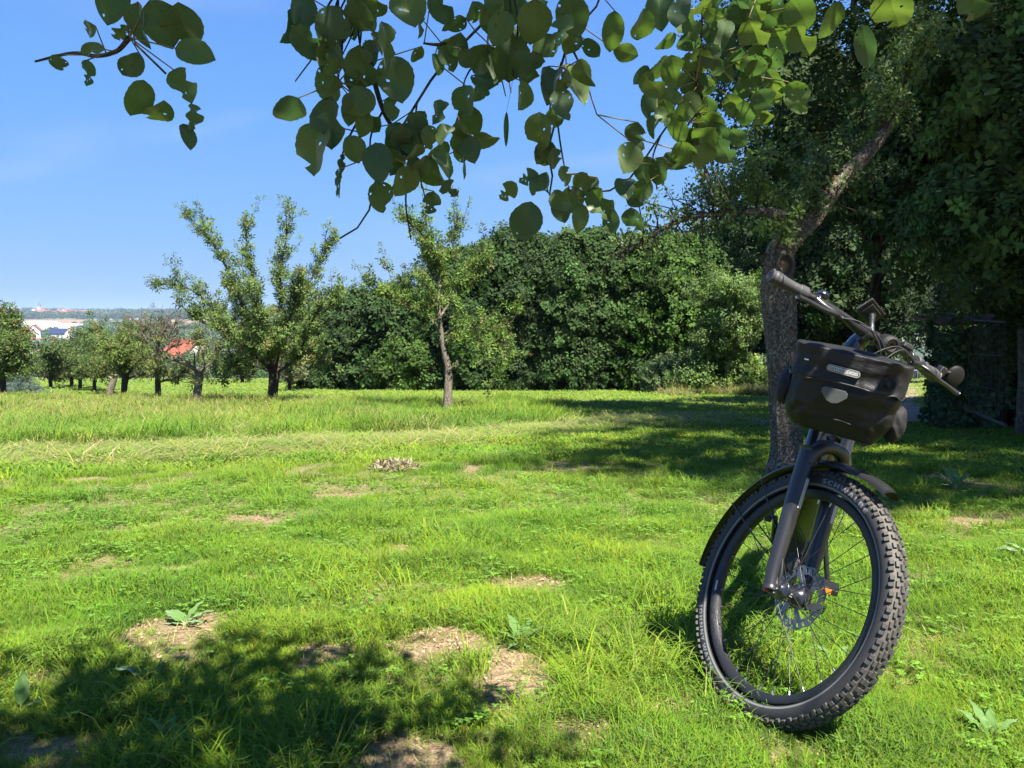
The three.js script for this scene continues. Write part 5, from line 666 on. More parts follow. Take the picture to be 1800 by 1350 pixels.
  fput('fork_hose', limb([ax(0.6, 0.02, -0.05), ax(0.5, -0.01, -0.095), ax(0.4, -0.012, -0.1), ax(0.28, -0.01, -0.09), ax(0.12, -0.02, -0.075)], [0.0025, 0.0025], { seg: 24, sides: 6 }), M.rubber);
  // frame and the rest behind the fork
  const bb = V(-0.66, 0.29, 0), seat = V(-0.855, 0.72, 0), rear = V(-1.15, 0.36, 0);
  put('frame', mg([limb([ax(0.59), ax(0.715)], [0.0285, 0.0265], { seg: 3, sides: 18 }), limb([ax(0.615, -0.02), V(-0.36, 0.56, 0), bb.clone().add(V(0.07, 0.07, 0))], [0.036, 0.046, 0.05], { seg: 12, sides: 16 }), limb([ax(0.69, -0.01), V(-0.5, 0.79, 0), seat.clone().add(V(0.01, -0.03, 0))], [0.026, 0.022, 0.018], { seg: 12, sides: 14 }), limb([bb, seat], [0.022, 0.019], { seg: 4, sides: 14 }), ...[1, -1].flatMap((s) => [limb([bb.clone().add(V(-0.05, 0, s * 0.04)), V(-0.9, 0.32, s * 0.066), rear.clone().add(V(0, 0, s * 0.072))], [0.014, 0.011], { seg: 8, sides: 10 }), limb([seat.clone().add(V(0.02, -0.06, s * 0.015)), V(-0.98, 0.56, s * 0.06), rear.clone().add(V(0, 0, s * 0.072))], [0.011, 0.009], { seg: 8, sides: 10 })])]), M.frame);
  { const g = new RoundedBoxGeometry(0.21, 0.15, 0.1, 4, 0.035); g.translate(-0.63, 0.3, 0); put('motor', g, M.black); }
  const crank = put('crank', mg([limb([V(-0.66, 0.29, 0.075), V(-0.66 + 0.12, 0.29 + 0.115, 0.085)], [0.012, 0.009], { seg: 3, sides: 10 }), limb([V(-0.66, 0.29, -0.075), V(-0.66 - 0.1, 0.29 - 0.13, -0.085)], [0.012, 0.009], { seg: 3, sides: 10 })]), M.black);
  for (const [x, y, s] of [[-0.54, 0.405, 1], [-0.76, 0.16, -1]]) { const g = new RoundedBoxGeometry(0.09, 0.024, 0.085, 3, 0.006); g.translate(x, y, s * 0.135); const p = put('pedal', g, M.black); for (const k of [1, -1]) { const q = new THREE.BoxGeometry(0.004, 0.016, 0.04); q.translate(x + k * 0.046, y, s * 0.135); part('pedal_reflector', q, M.orange, p); } }
  { const sd = []; const g = new THREE.SphereGeometry(0.1, 24, 14); g.scale(1.35, 0.32, 0.75); const p = g.attributes.position; for (let i = 0; i < p.count; i++) { const x = p.getX(i); p.setZ(i, p.getZ(i) * (x > 0 ? 1 - 0.62 * sstep(x, -0.02, 0.1) : 1)); } g.computeVertexNormals(); g.translate(-0.87, 0.965, 0); sd.push(g); put('saddle', mg(sd), M.rubber); put('seat_post', limb([seat, V(-0.885, 0.94, 0)], [0.0155, 0.0155], { seg: 2, sides: 14 }), M.gloss); }
  { const rw = new THREE.Group(); rw.name = 'rear_wheel'; rw.position.copy(rear); bike.add(rw); put('tyre', new THREE.TorusGeometry(0.326, 0.032, 14, 90), M.rubber, rw); put('rim', ring([[0.3, 0.0155], [0.2905, 0.0172], [0.2775, 0.0125], [0.274, 0], [0.2775, -0.0125], [0.2905, -0.0172], [0.3, -0.0155]]), M.black, rw); const sp = []; for (let k = 0; k < 32; k++) { const a = k / 32 * 6.283, s = k % 2 ? 1 : -1; sp.push(limb([V(Math.cos(a + 1) * 0.03, Math.sin(a + 1) * 0.03, s * 0.03), V(Math.cos(a) * 0.274, Math.sin(a) * 0.274, 0)], [0.0011, 0.0011], { seg: 1, sides: 4 })); } put('spokes', mg(sp), M.steel, rw); put('hub', ring([[0.001, 0.06], [0.012, 0.06], [0.03, 0.03], [0.02, 0], [0.03, -0.03], [0.012, -0.06], [0.001, -0.06]], 30), M.black, rw);
    const gd = new THREE.TorusGeometry(0.385, 0.03, 8, 60, rad(190)); gd.scale(1, 1, 1); const m = put('rear_mudguard', gd, M.black); gd.rotateZ(rad(-10)); m.position.copy(rear); }
  put('kickstand', limb([V(-1.02, 0.3, -0.075), V(-1.0, 0.16, -0.12), V(-0.97, -0.1, -0.21)], [0.011, 0.01, 0.012], { seg: 8, sides: 10 }), M.black);
  // what carries the bag on the frame
  put('bag_carrier', mg([limb([ax(0.62, 0.02, 0.03), V(-0.14, 0.93, 0.03), V(-0.1, 0.93, 0.03)], [0.007, 0.007], { seg: 8, sides: 8 }), limb([ax(0.62, 0.02, -0.03), V(-0.14, 0.93, -0.03), V(-0.1, 0.93, -0.03)], [0.007, 0.007], { seg: 8, sides: 8 })]), M.black);
  // two bright bolts beside the head tube
  for (const y of [0.745, 0.79]) { const g = new THREE.SphereGeometry(0.006, 12, 8); g.translate(-0.33, y, -0.052); put('bolt', g, M.alu); }
}

// ---------------------------------------------------------------- bag in front of the handlebar
{
  const { f, upl, rl } = bikeBits, bag = thing('handlebar_bag', 'black waterproof roll-front bag with reflective patch hanging in front of the handlebar', 'bag', at(1483, 687, 2.06)), R = rng(14);
  bag.quaternion.setFromRotationMatrix(new THREE.Matrix4().makeBasis(rl.clone().negate(), upl, f));
  const weave = tex(256, (u, v) => 0.78 + 0.14 * tileNoise(u, v, 60) + 0.08 * Math.sin(u * 804) * Math.sin(v * 804)), cloth = std({ color: C(0.0092, 0.0097, 0.0112), roughness: 0.56, map: weave, bumpMap: tex(256, (u, v) => 0.5 + 0.3 * tileNoise(u, v, 20, 3) + 0.3 * tileNoise(u, v, 90), false), bumpScale: 0.0012 }), trim = std({ color: C(0.015, 0.015, 0.017), roughness: 0.5 }), dark = std({ color: C(0.009, 0.009, 0.01), roughness: 0.8 });
  const shell = (y0, y1, rows, W, D, zc, n, wr, top, bottom) => {
    const S = 64, pos = [], uv = [], idx = [], ring2 = (y, k) => { const t = clamp((y + 0.118) / 0.236, 0, 1); for (let j = 0; j <= S; j++) { const a = j / S * 2 * Math.PI, c = Math.cos(a), s = Math.sin(a), x = Math.sign(c) * Math.pow(Math.abs(c), 2 / n) * W(t) * k, z = Math.sign(s) * Math.pow(Math.abs(s), 2 / n) * D(t) * k + zc(t), q = wr * (fbm(x * 17 + 2, y * 15, z * 14, 3) * 1.4 + 0.5 * noise(x * 42, y * 30, 8)); pos.push(x + c * q, y + q * 0.3, z + s * q * 1.6); uv.push(j / S * 0.8 * 6, y * 6); } };
    if (bottom) for (const k of [0.02, 0.5, 0.8]) ring2(y0 + 0.006 * (0.5 - k), k);
    for (let i = 0; i <= rows; i++) ring2(lerp(y0, y1, i / rows), 1);
    if (top) for (const k of [0.96, 0.8, 0.5, 0.02]) ring2(y1 + 0.012 * (1 - k * k), k);
    const w = S + 1, rr = pos.length / 3 / w; for (let i = 0; i < rr - 1; i++) for (let j = 0; j < S; j++) { const a = i * w + j; idx.push(a, a + w, a + 1, a + 1, a + w, a + w + 1); }
    const g = new THREE.BufferGeometry(); g.setAttribute('position', new THREE.Float32BufferAttribute(pos, 3)); g.setAttribute('uv', new THREE.Float32BufferAttribute(uv, 2)); g.setIndex(idx); g.computeVertexNormals(); return g;
  };
  const W = (t) => 0.136 + 0.004 * t - 0.034 * Math.pow(1 - clamp(t / 0.3, 0, 1), 2.4), D = (t) => 0.07 + 0.008 * t - 0.028 * Math.pow(1 - clamp(t / 0.3, 0, 1), 2), zc = (t) => 0.006 * t - 0.012 * Math.pow(1 - t, 2);
  part('bag_body', shell(-0.118, 0.1, 34, W, D, zc, 4.6, 0.011, true, true), cloth, bag);
  part('lid', shell(0.022, 0.104, 18, (t) => W(t) + 0.005, (t) => D(t) + 0.006 + 0.007 * (1 - sstep(t, 0.6, 0.72)), zc, 4.8, 0.007, true, false), cloth, bag);
  { const pts = []; for (let i = 0; i <= 40; i++) { const a = Math.PI * (i / 40), c = Math.cos(a), s = Math.sin(a), n = 4.6; pts.push(V(Math.sign(c) * Math.pow(Math.abs(c), 2 / n) * (W(0.59) + 0.006), 0.022 + 0.004 * Math.sin(i * 0.7), Math.pow(s, 2 / n) * (D(0.59) + 0.0145) + zc(0.59))); } part('lid_hem', limb(pts, [0.0024, 0.0024], { seg: 80, sides: 8, rough: 0.15 }), trim, bag); }
  const fz = (y) => D((y + 0.118) / 0.236) + zc((y + 0.118) / 0.236);
  { // maker's label: black rounded plate with white lettering and bars
    const c = document.createElement('canvas'); c.width = 512; c.height = 116; const g = c.getContext('2d'), rr = (x, y, w, h, r) => { g.beginPath(); g.moveTo(x + r, y); g.arcTo(x + w, y, x + w, y + h, r); g.arcTo(x + w, y + h, x, y + h, r); g.arcTo(x, y + h, x, y, r); g.arcTo(x, y, x + w, y, r); g.closePath(); };
    g.fillStyle = 'rgb(14,14,15)'; g.fillRect(0, 0, 512, 116); g.fillStyle = 'rgb(150,151,150)'; rr(8, 6, 496, 104, 50); g.fill(); g.fillStyle = 'rgb(16,16,17)'; rr(18, 16, 476, 84, 41); g.fill(); g.fillStyle = 'rgb(172,173,171)'; rr(28, 26, 456, 64, 31); g.fill(); g.fillStyle = 'rgb(18,18,19)'; g.font = 'bold 56px sans-serif'; g.textBaseline = 'middle'; g.fillText('ORTLIEB', 48, 60, 262);
    g.strokeStyle = 'rgb(18,18,19)'; g.lineWidth = 6; rr(330, 34, 148, 48, 22); g.stroke(); g.beginPath(); g.moveTo(352, 58); g.lineTo(470, 58); g.stroke();
    const t = new THREE.CanvasTexture(c); t.colorSpace = THREE.SRGBColorSpace; const sh = new THREE.Shape(); const w = 0.084, h = 0.0195, r = 0.0095; sh.moveTo(-w / 2 + r, -h / 2); sh.lineTo(w / 2 - r, -h / 2); sh.absarc(w / 2 - r, 0, r, -Math.PI / 2, Math.PI / 2); sh.lineTo(-w / 2 + r, h / 2); sh.absarc(-w / 2 + r, 0, r, Math.PI / 2, Math.PI * 1.5); const geo = new THREE.ShapeGeometry(sh, 8), p = geo.attributes.position, uv = geo.attributes.uv; for (let i = 0; i < p.count; i++) uv.setXY(i, p.getX(i) / w + 0.5, p.getY(i) / h + 0.5);
    const m = part('brand_label', geo, std({ map: t, roughness: 0.5 }), bag); m.position.set(-0.012, 0.058, fz(0.058) + 0.0185); m.rotation.set(rad(-4), rad(2), rad(-1)); const plate = new THREE.ExtrudeGeometry(sh, { depth: 0.012, bevelEnabled: false, curveSegments: 8 }); plate.translate(0, 0, -0.0128); part('label_backing', plate, trim, m); }
  { const sh = new THREE.Shape(), P = [[-0.031, 0.014], [-0.024, 0.019], [0.024, 0.019], [0.031, 0.013], [0.031, 0.003], [0.014, -0.014], [0, -0.018], [-0.013, -0.014], [-0.031, 0.005]]; P.forEach(([x, y], i) => i ? sh.lineTo(x, y) : sh.moveTo(x, y)); const g = new THREE.ExtrudeGeometry(sh, { depth: 0.0015, bevelEnabled: true, bevelSize: 0.0012, bevelThickness: 0.0006, bevelSegments: 2 }); const m = part('reflective_patch', g, std({ color: C(0.075, 0.083, 0.08), roughness: 0.6 }), bag); m.position.set(-0.018, -0.012, fz(-0.012) + 0.0125); m.rotation.x = rad(3); const back = new THREE.ExtrudeGeometry(sh, { depth: 0.011, bevelEnabled: false }); back.translate(0, 0, -0.0116); back.scale(0.96, 0.96, 1); part('patch_backing', back, cloth, m); }
  { const sn = part('snap_loop', (() => { const t = new THREE.TorusGeometry(0.016, 0.0028, 8, 30); t.scale(1, 1.1, 0.6); return t; })(), cloth, bag); sn.position.set(0.098, 0.052, fz(0.05) + 0.008); sn.rotation.y = rad(14); const peg = new THREE.CylinderGeometry(0.0042, 0.0052, 0.022, 12); peg.rotateX(rad(58)); const q = part('toggle', peg, trim, bag); q.position.set(0.096, 0.048, fz(0.05) + 0.013); const ln = part('silver_tab', new RoundedBoxGeometry(0.011, 0.004, 0.002, 2, 0.0009), std({ color: C(0.8, 0.8, 0.8), roughness: 0.3, metalness: 0.6 }), bag); ln.position.set(-0.106, 0.064, fz(0.064) + 0.006); }
  for (const s of [-1, 1]) { const g = new THREE.SphereGeometry(1, 30, 20), p = g.attributes.position; for (let i = 0; i < p.count; i++) { const k = 1 + 0.28 * fbm(p.getX(i) * 2.2 + s, p.getY(i) * 2.2, p.getZ(i) * 2.2, 3); p.setXYZ(i, p.getX(i) * 0.026 * k, p.getY(i) * 0.052 * k, p.getZ(i) * 0.05 * k); } g.computeVertexNormals(); g.translate(s * 0.143, s < 0 ? -0.025 : -0.052, -0.01); part('side_pocket', g, dark, bag); const cord = []; for (let k = 0; k < 3; k++) { const pts = []; for (let i = 0; i <= 8; i++) { const a = i / 8 * Math.PI; pts.push(V(s * (0.145 + 0.022 * Math.sin(a)), (s < 0 ? -0.01 : -0.03) - k * 0.018 + 0.006 * Math.cos(a * 2), 0.036 * Math.cos(a) - 0.01)); } cord.push(limb(pts, [0.0018, 0.0018], { seg: 20, sides: 5 })); } part('elastic_cord', mg(cord), cloth, bag); }
  { const b = new RoundedBoxGeometry(0.028, 0.012, 0.012, 3, 0.004); b.rotateZ(rad(28)); const m = part('buckle', b, trim, bag); m.position.set(0.09, -0.118, 0.02); const seam = []; for (let i = 0; i <= 16; i++) { const a = rad(200 + 140 * i / 16) + Math.PI; seam.push(V(0.01 + 0.075 * Math.cos(a), -0.107 + 0.035 * Math.sin(a), 0)); } seam.forEach((q) => { q.z = fz(q.y) + 0.0035; }); part('seam', limb(seam, [0.0009, 0.0014, 0.0009], { seg: 40, sides: 6 }), cloth, bag); }
  // a twig of the pear tree outside the picture on the right: its leaves shade parts of the bag and the fork
  bag.updateMatrixWorld(true);
  const tip = [];
  for (const [x, y, z, q, sz] of [[-0.11, 0.03, 0.07, 1.12, 0.075], [-0.07, -0.05, 0.07, 1.2, 0.08], [-0.125, -0.05, 0.06, 1.08, 0.06], [-0.035, 0.025, 0.07, 1.16, 0.06], [0.075, -0.035, 0.07, 1.1, 0.065], [-0.09, -0.11, 0.05, 1.18, 0.075], [-0.05, -0.2, -0.05, 1.15, 0.08], [-0.06, -0.28, -0.1, 1.2, 0.08], [0.02, -0.22, -0.1, 1.1, 0.075], [0.03, -0.3, -0.15, 1.25, 0.07]]) {
    const c = V(x, y, z).applyMatrix4(bag.matrixWorld).addScaledVector(SUN, q), m = part('leaf', pear.variants[Math.floor(R() * 9)], pear.mats[Math.floor(R() * 4)], pear.root), n = SUN.clone().addScaledVector(rdir(R), 0.45).normalize(), dir = V(R() - 0.5, -0.6, R() - 0.5); dir.addScaledVector(n, -dir.dot(n)).normalize(); const side = V().crossVectors(dir, n).normalize();
    m.quaternion.setFromRotationMatrix(new THREE.Matrix4().makeBasis(side, dir, n)); m.scale.setScalar(sz); m.position.copy(pear.L(c.clone().addScaledVector(dir, -sz / 2))); tip.push(c);
  }
  const mid = tip.reduce((a, b) => a.add(b), V()).multiplyScalar(1 / tip.length);
  part('branch', limb([V(0.75, 3.0, 1.0), V(1.25, 2.7, 0.1), V(1.42, 2.25, -0.8), mid.clone().add(V(0.03, 0.12, 0.03)), mid.clone().add(V(0, -0.1, -0.03))].map(pear.L), [0.02, 0.011, 0.006, 0.003, 0.0015], { seg: 36, sides: 7, rough: 0.12 }), BARK.pear, pear.root);
}

// ---------------------------------------------------------------- right edge: shed, wire gate, ivy, post
{
  const R = rng(51);
  const shed = thing('garden_shed', 'dark overgrown garden shed with a strip of reddish roof edge showing', 'shed', ground(7.2, -12.1)), wood = std({ color: C(0.07, 0.055, 0.04), roughness: 0.9, map: rep(barkTex, 2, 2) }), roofm = std({ color: C(0.30, 0.16, 0.11), roughness: 0.9, map: rep(barkTex, 1, 1) });
  const y0 = shed.position.y, top = at(1650, 565, 11.8).y - y0;
  part('wall', (() => { const g = new THREE.BoxGeometry(2.2, top, 0.3); g.translate(0.75, top / 2 - 0.15, 0.2); return g; })(), wood, shed);
  for (let i = 0; i < 5; i++) { const g = new THREE.BoxGeometry(0.34, 0.05, 0.9); g.rotateX(rad(7)); g.translate(-0.6 + i * 0.36, top + 0.02 + 0.012 * (i % 2), 0.1); part('roof_panel', g, roofm, shed); }
  const ivy = thing('ivy_wall', 'wall of dark ivy covering the shed beside the gravel path', 'ivy', ground(7.45, -11.2)), it = [], o = ivy.position;
  for (let i = 0; i < 4200; i++) { const x = -1.1 + 4.6 * R(), h = 2.15 - 0.5 * sstep(-x, 0.3, 1.1), y = h * Math.pow(R(), 0.9), z = 0.16 * fbm(x * 2, y * 2, 3) + 0.15 * R() + (x < -0.5 ? (-x - 0.5) * -1.2 * R() : 0); if (fbm(x * 1.3, y * 1.3, 9) < -0.18) continue; it.push({ p: V(x, y + H(o.x + x, o.z) - o.y, z), up: V((R() - 0.5), 0.2 + R() * 0.5, 0.9).normalize(), spin: R() * 6, s: 0.8 + 0.5 * R(), c: vary(R, [0.045, 0.095, 0.03], 0.5) }); }
  part('stems', mg([0, 1, 2, 3, 4, 5, 6].map((i) => limb([V(-0.9 + i * 0.6, -0.1, 0), V(-0.8 + i * 0.6, 0.8, 0.03), V(-1 + i * 0.66, 1.9, 0.02)], [0.02, 0.008], { seg: 8, sides: 5, rough: 0.2 }))), BARK.dark, ivy);
  foliage(ivy, SPR.ivy, it, LEAFDARK, R, 'ivy_leaves');
  const bushes = thing('bush', 'dark bush with a few sunlit leaf edges beside the gravel path', 'bush', ground(7.75, -12.7)), bi = []; for (let i = 0; i < 1500; i++) { const d = rdir(R), q = Math.pow(R(), 0.5); bi.push({ p: V(d.x * 0.7 * q, 0.5 + d.y * 0.6 * q, d.z * 0.6 * q), up: d.addScaledVector(rdir(R), 0.6).normalize(), spin: R() * 6, s: 0.8 + 0.4 * R(), c: vary(R, [0.06, 0.11, 0.03], 0.5) }); } part('stems', limb([V(0, -0.1, 0), V(0.1, 0.7, 0)], [0.03, 0.01], { seg: 4 }), BARK.dark, bushes); foliage(bushes, SPR.ivy, bi, LEAF, R);
  // wire gate panel in front of the ivy
  const gD = 9.3, g0 = at(1697, 716, gD), g1 = at(1768, 748, gD * 0.94), gt0 = at(1712, 563, gD), gt1 = at(1766, 566, gD * 0.94), gate = thing('wire_gate', 'rusty wire mesh gate with bent pipe at its foot, leaning in the ivy', 'gate', g0.clone()), L = (p) => p.clone().sub(g0), rod = std({ color: C(0.055, 0.05, 0.045), roughness: 0.85 });
  part('frame', mg([limb([L(at(1696, 712, gD)), L(g0).add(V(0.01, -0.03, 0)), L(at(1716, 726, gD)), L(g1)], [0.024, 0.024, 0.022, 0.022], { seg: 20, sides: 10, rough: 0.05 }), limb([L(gt0), L(gt1)], [0.011, 0.011], { seg: 4 }), limb([L(at(1714, 623, gD)), L(at(1758, 625, gD * 0.95))], [0.006, 0.006], { seg: 3 }), limb([L(at(1704, 676, gD)), L(at(1752, 685, gD * 0.95))], [0.005, 0.005], { seg: 3 })]), rod, gate);
  part('wires', mg([...Array(13)].map((_, i) => { const t = i / 12, a = L(gt0).lerp(L(gt1), t), b = L(g0).lerp(L(g1), t); return limb([a, a.clone().lerp(b, 0.5).add(V((R() - 0.5) * 0.03, 0, (R() - 0.5) * 0.03)), b], [0.0022, 0.0022], { seg: 5, sides: 4 }); })), rod, gate);
  const pb = onGround(1792, 768), pd = -pb.clone().applyMatrix4(camera.matrixWorldInverse).z, post = thing('wooden_post', 'weathered grey post standing at the right edge of the picture', 'post', pb), lt = at(1796, 578, pd).sub(pb);
  part('shaft', limb([V(0, -0.2, 0), V(0, lt.y * 0.5, 0), lt], [0.062, 0.058, 0.05], { seg: 24, sides: 12, rough: 0.08 }), bark(C(0.27, 0.26, 0.24), 1), post);
}

// ---------------------------------------------------------------- walkers far down the path
function person(label, px, py, d, hgt, shirt, trousers, hair, stride, facing) {
  const p = at(px, py, d); p.y = H(p.x, p.z); const root = thing('person', label, 'person', p); root.rotation.y = facing; root.scale.setScalar(hgt / 1.75);
  const Jt = [[[0, 0.98, 0], [0, 1.42, 0], 0.14, 0.16], [[-0.16, 1.4, 0], [0.16, 1.4, 0], 0.075, 0.075], [[0, 1.45, 0], [0, 1.6, 0.01], 0.06, 0.055], [[0, 1.64, 0.02], [0, 1.67, 0.02], 0.09, 0.085]];
  for (const s of [-1, 1]) { Jt.push([[s * 0.09, 0.95, 0], [s * 0.1, 0.5, s * stride * 0.5], 0.095, 0.062], [[s * 0.1, 0.5, s * stride * 0.5], [s * 0.1, 0.07, s * stride - 0.03], 0.06, 0.042], [[s * 0.1, 0.05, s * stride - 0.04], [s * 0.11, 0.04, s * stride + 0.15], 0.045, 0.035], [[s * 0.2, 1.39, 0], [s * 0.25, 1.1, -s * stride * 0.3], 0.055, 0.043], [[s * 0.25, 1.1, -s * stride * 0.3], [s * 0.25, 0.86, 0.06 - s * stride * 0.4], 0.042, 0.033], [[s * 0.25, 0.85, 0.06 - s * stride * 0.4], [s * 0.25, 0.76, 0.08 - s * stride * 0.4], 0.036, 0.024]); }
  const N = 44, mc = new MarchingCubes(N, std({}), false, false, 60000), c = V(0, 0.88, 0), S = 0.95; mc.isolation = 0;
  const q = V(); for (let k = 0; k < N; k++) for (let j = 0; j < N; j++) for (let i = 0; i < N; i++) { q.set((i - N / 2) / (N / 2) * S, (j - N / 2) / (N / 2) * S, (k - N / 2) / (N / 2) * S).add(c); let m = 1e9; for (const [a, b, ra, rb] of Jt) { const A2 = V(...a), B2 = V(...b), ab = B2.clone().sub(A2), t = clamp(q.clone().sub(A2).dot(ab) / ab.lengthSq(), 0, 1), dd = q.distanceTo(A2.addScaledVector(ab, t)) - lerp(ra, rb, t), h = clamp(0.5 + 0.5 * (dd - m) / 0.04, 0, 1); m = m > 1e8 ? dd : lerp(dd, m, h) - 0.04 * h * (1 - h); } mc.field[i + j * N + k * N * N] = -m; }
  mc.update();
  const n = mc.count, pos = mc.positionArray.slice(0, n * 3), nor = mc.normalArray.slice(0, n * 3), col = new Float32Array(n * 3);
  for (let i = 0; i < n; i++) { for (let k = 0; k < 3; k++) pos[i * 3 + k] = pos[i * 3 + k] * S + [c.x, c.y, c.z][k]; const y = pos[i * 3 + 1], x = Math.abs(pos[i * 3]), cc = y < 0.08 ? [0.05, 0.05, 0.05] : y < 0.96 && x < 0.21 ? (trousers.short && y < 0.5 ? [0.45, 0.27, 0.19] : trousers.c) : y > 1.5 || (x > 0.2 && y < 1.12) ? [0.45, 0.27, 0.19] : shirt; col.set(cc, i * 3); }
  const g = new THREE.BufferGeometry(); g.setAttribute('position', new THREE.BufferAttribute(pos, 3)); g.setAttribute('normal', new THREE.BufferAttribute(nor, 3)); g.setAttribute('color', new THREE.BufferAttribute(col, 3));
  part('body', g, std({ vertexColors: true, roughness: 0.85 }), root);
  const hg = new THREE.SphereGeometry(0.1, 16, 12, 0, 6.283, 0, 1.7); hg.scale(0.95, 1.05, 1.02); hg.translate(0, 1.67, 0.005); part('hair', hg, std({ color: C(...hair), roughness: 0.8 }), root);
}
person('person in a white shirt and dark shorts walking away on the gravel path', 1591, 682, 60, 1.78, [0.8, 0.8, 0.8], { c: [0.05, 0.06, 0.09], short: true }, [0.06, 0.04, 0.03], 0.16, Math.PI);
person('person in a pale blue top, the smaller middle one of the three walkers', 1609, 681, 63, 1.5, [0.35, 0.45, 0.65], { c: [0.06, 0.07, 0.12], short: false }, [0.12, 0.07, 0.04], 0.12, Math.PI);
person('person dressed all in dark blue, right of the other walkers', 1623, 681, 61, 1.75, [0.06, 0.10, 0.28], { c: [0.04, 0.06, 0.14], short: false }, [0.05, 0.035, 0.03], 0.14, Math.PI + 0.3);

// ---------------------------------------------------------------- the village and the hills across the valley
const wallTex2 = tex(128, (u, v) => 0.9 + 0.1 * tileNoise(u, v, 20)), tileTex = tex(128, (u, v) => 0.8 + 0.2 * tileNoise(u, v, 30) - 0.12 * (v * 8 % 1 < 0.2 ? 1 : 0));
const HM = { white: std({ color: C(0.78, 0.77, 0.74), map: wallTex2, roughness: 0.9 }), cream: std({ color: C(0.66, 0.58, 0.46), map: wallTex2, roughness: 0.9 }), grey: std({ color: C(0.42, 0.42, 0.42), map: wallTex2, roughness: 0.9 }), red: std({ color: C(0.50, 0.13, 0.075), map: tileTex, roughness: 0.85 }), rust: std({ color: C(0.34, 0.15, 0.10), map: tileTex, roughness: 0.85 }), slate: std({ color: C(0.16, 0.165, 0.19), map: tileTex, roughness: 0.7 }), pane: std({ color: C(0.06, 0.075, 0.09), roughness: 0.15 }), solar: std({ color: C(0.03, 0.04, 0.09), roughness: 0.15 }), flat: std({ color: C(0.82, 0.82, 0.80), roughness: 0.6 }) };
function house(name, label, p, w, l, h, rh, turn, wall, roof, o = {}) {
  const root = thing(name, label, 'house', p, o.group); root.rotation.y = turn;
  const sh = new THREE.Shape(); sh.moveTo(-w / 2, -3); sh.lineTo(w / 2, -3); sh.lineTo(w / 2, h); if (rh > 0) sh.lineTo(0, h + rh); sh.lineTo(-w / 2, h);
  const g = new THREE.ExtrudeGeometry(sh, { depth: l, bevelEnabled: false }); g.translate(0, 0, -l / 2); part('wall', g, HM[wall], root);
  const e = 0.45; let r;
  if (rh > 0) { const sl = Math.hypot(w / 2 + e, rh * (w / 2 + e) / (w / 2)), an = Math.atan2(rh, w / 2), sides = [1, -1].map((s) => { const b = new THREE.BoxGeometry(sl, 0.25, l + 2 * e); b.translate(-sl / 2, 0.14, 0); b.rotateZ(-an); b.translate(w / 2 + e, h - rh * e / (w / 2), 0); if (s < 0) b.rotateY(Math.PI); return b; }); r = part('roof', mg(sides), HM[roof], root); const ch = new THREE.BoxGeometry(0.7, 1.5, 0.7); ch.translate(w * 0.12, h + rh + 0.3, l * 0.2); part('chimney', ch, HM.rust, r); }
  else { const b = new THREE.BoxGeometry(w + 0.3, 0.4, l + 0.3); b.translate(0, h + 0.2, 0); r = part('roof', b, HM[roof], root); }
  if (o.windows) { const wg = new THREE.BoxGeometry(1.1, 1.3, 0.08), fg = new THREE.BoxGeometry(1.35, 1.55, 0.05); const row = (n, axis, y, len, off) => { for (let i = 0; i < n; i++) for (const s of [1, -1]) { const t = ((i + 0.5) / n - 0.5) * len, a = part('window', fg, HM.flat, root); if (axis === 'z') a.position.set(t, y, s * (off + 0.02)); else { a.position.set(s * (off + 0.02), y, t); a.rotation.y = Math.PI / 2; } const b = part('pane', wg, HM.pane, a); b.position.z = 0; } }; for (let y = 1.6; y < h - 0.7; y += 2.8) { row(Math.max(2, Math.round(w / 3.2)), 'z', y, w, l / 2); row(Math.max(2, Math.round(l / 3.2)), 'x', y, l, w / 2); } if (rh > 2.5) row(1, 'z', h + 0.7, w, l / 2); }
  if (o.solar) { const an = Math.atan2(rh, w / 2); for (let k = 0; k < 3; k++) for (const s of [1, -1]) { const b = new THREE.BoxGeometry(w * 0.32, 0.08, l * 0.18); b.rotateZ(-an); b.translate(w * 0.27, h + rh * 0.46 + 0.42, (k - 1) * l * 0.2); if (s < 0) b.rotateY(Math.PI); part('solar_panel', b, HM.solar, r); } }
  return root;
}
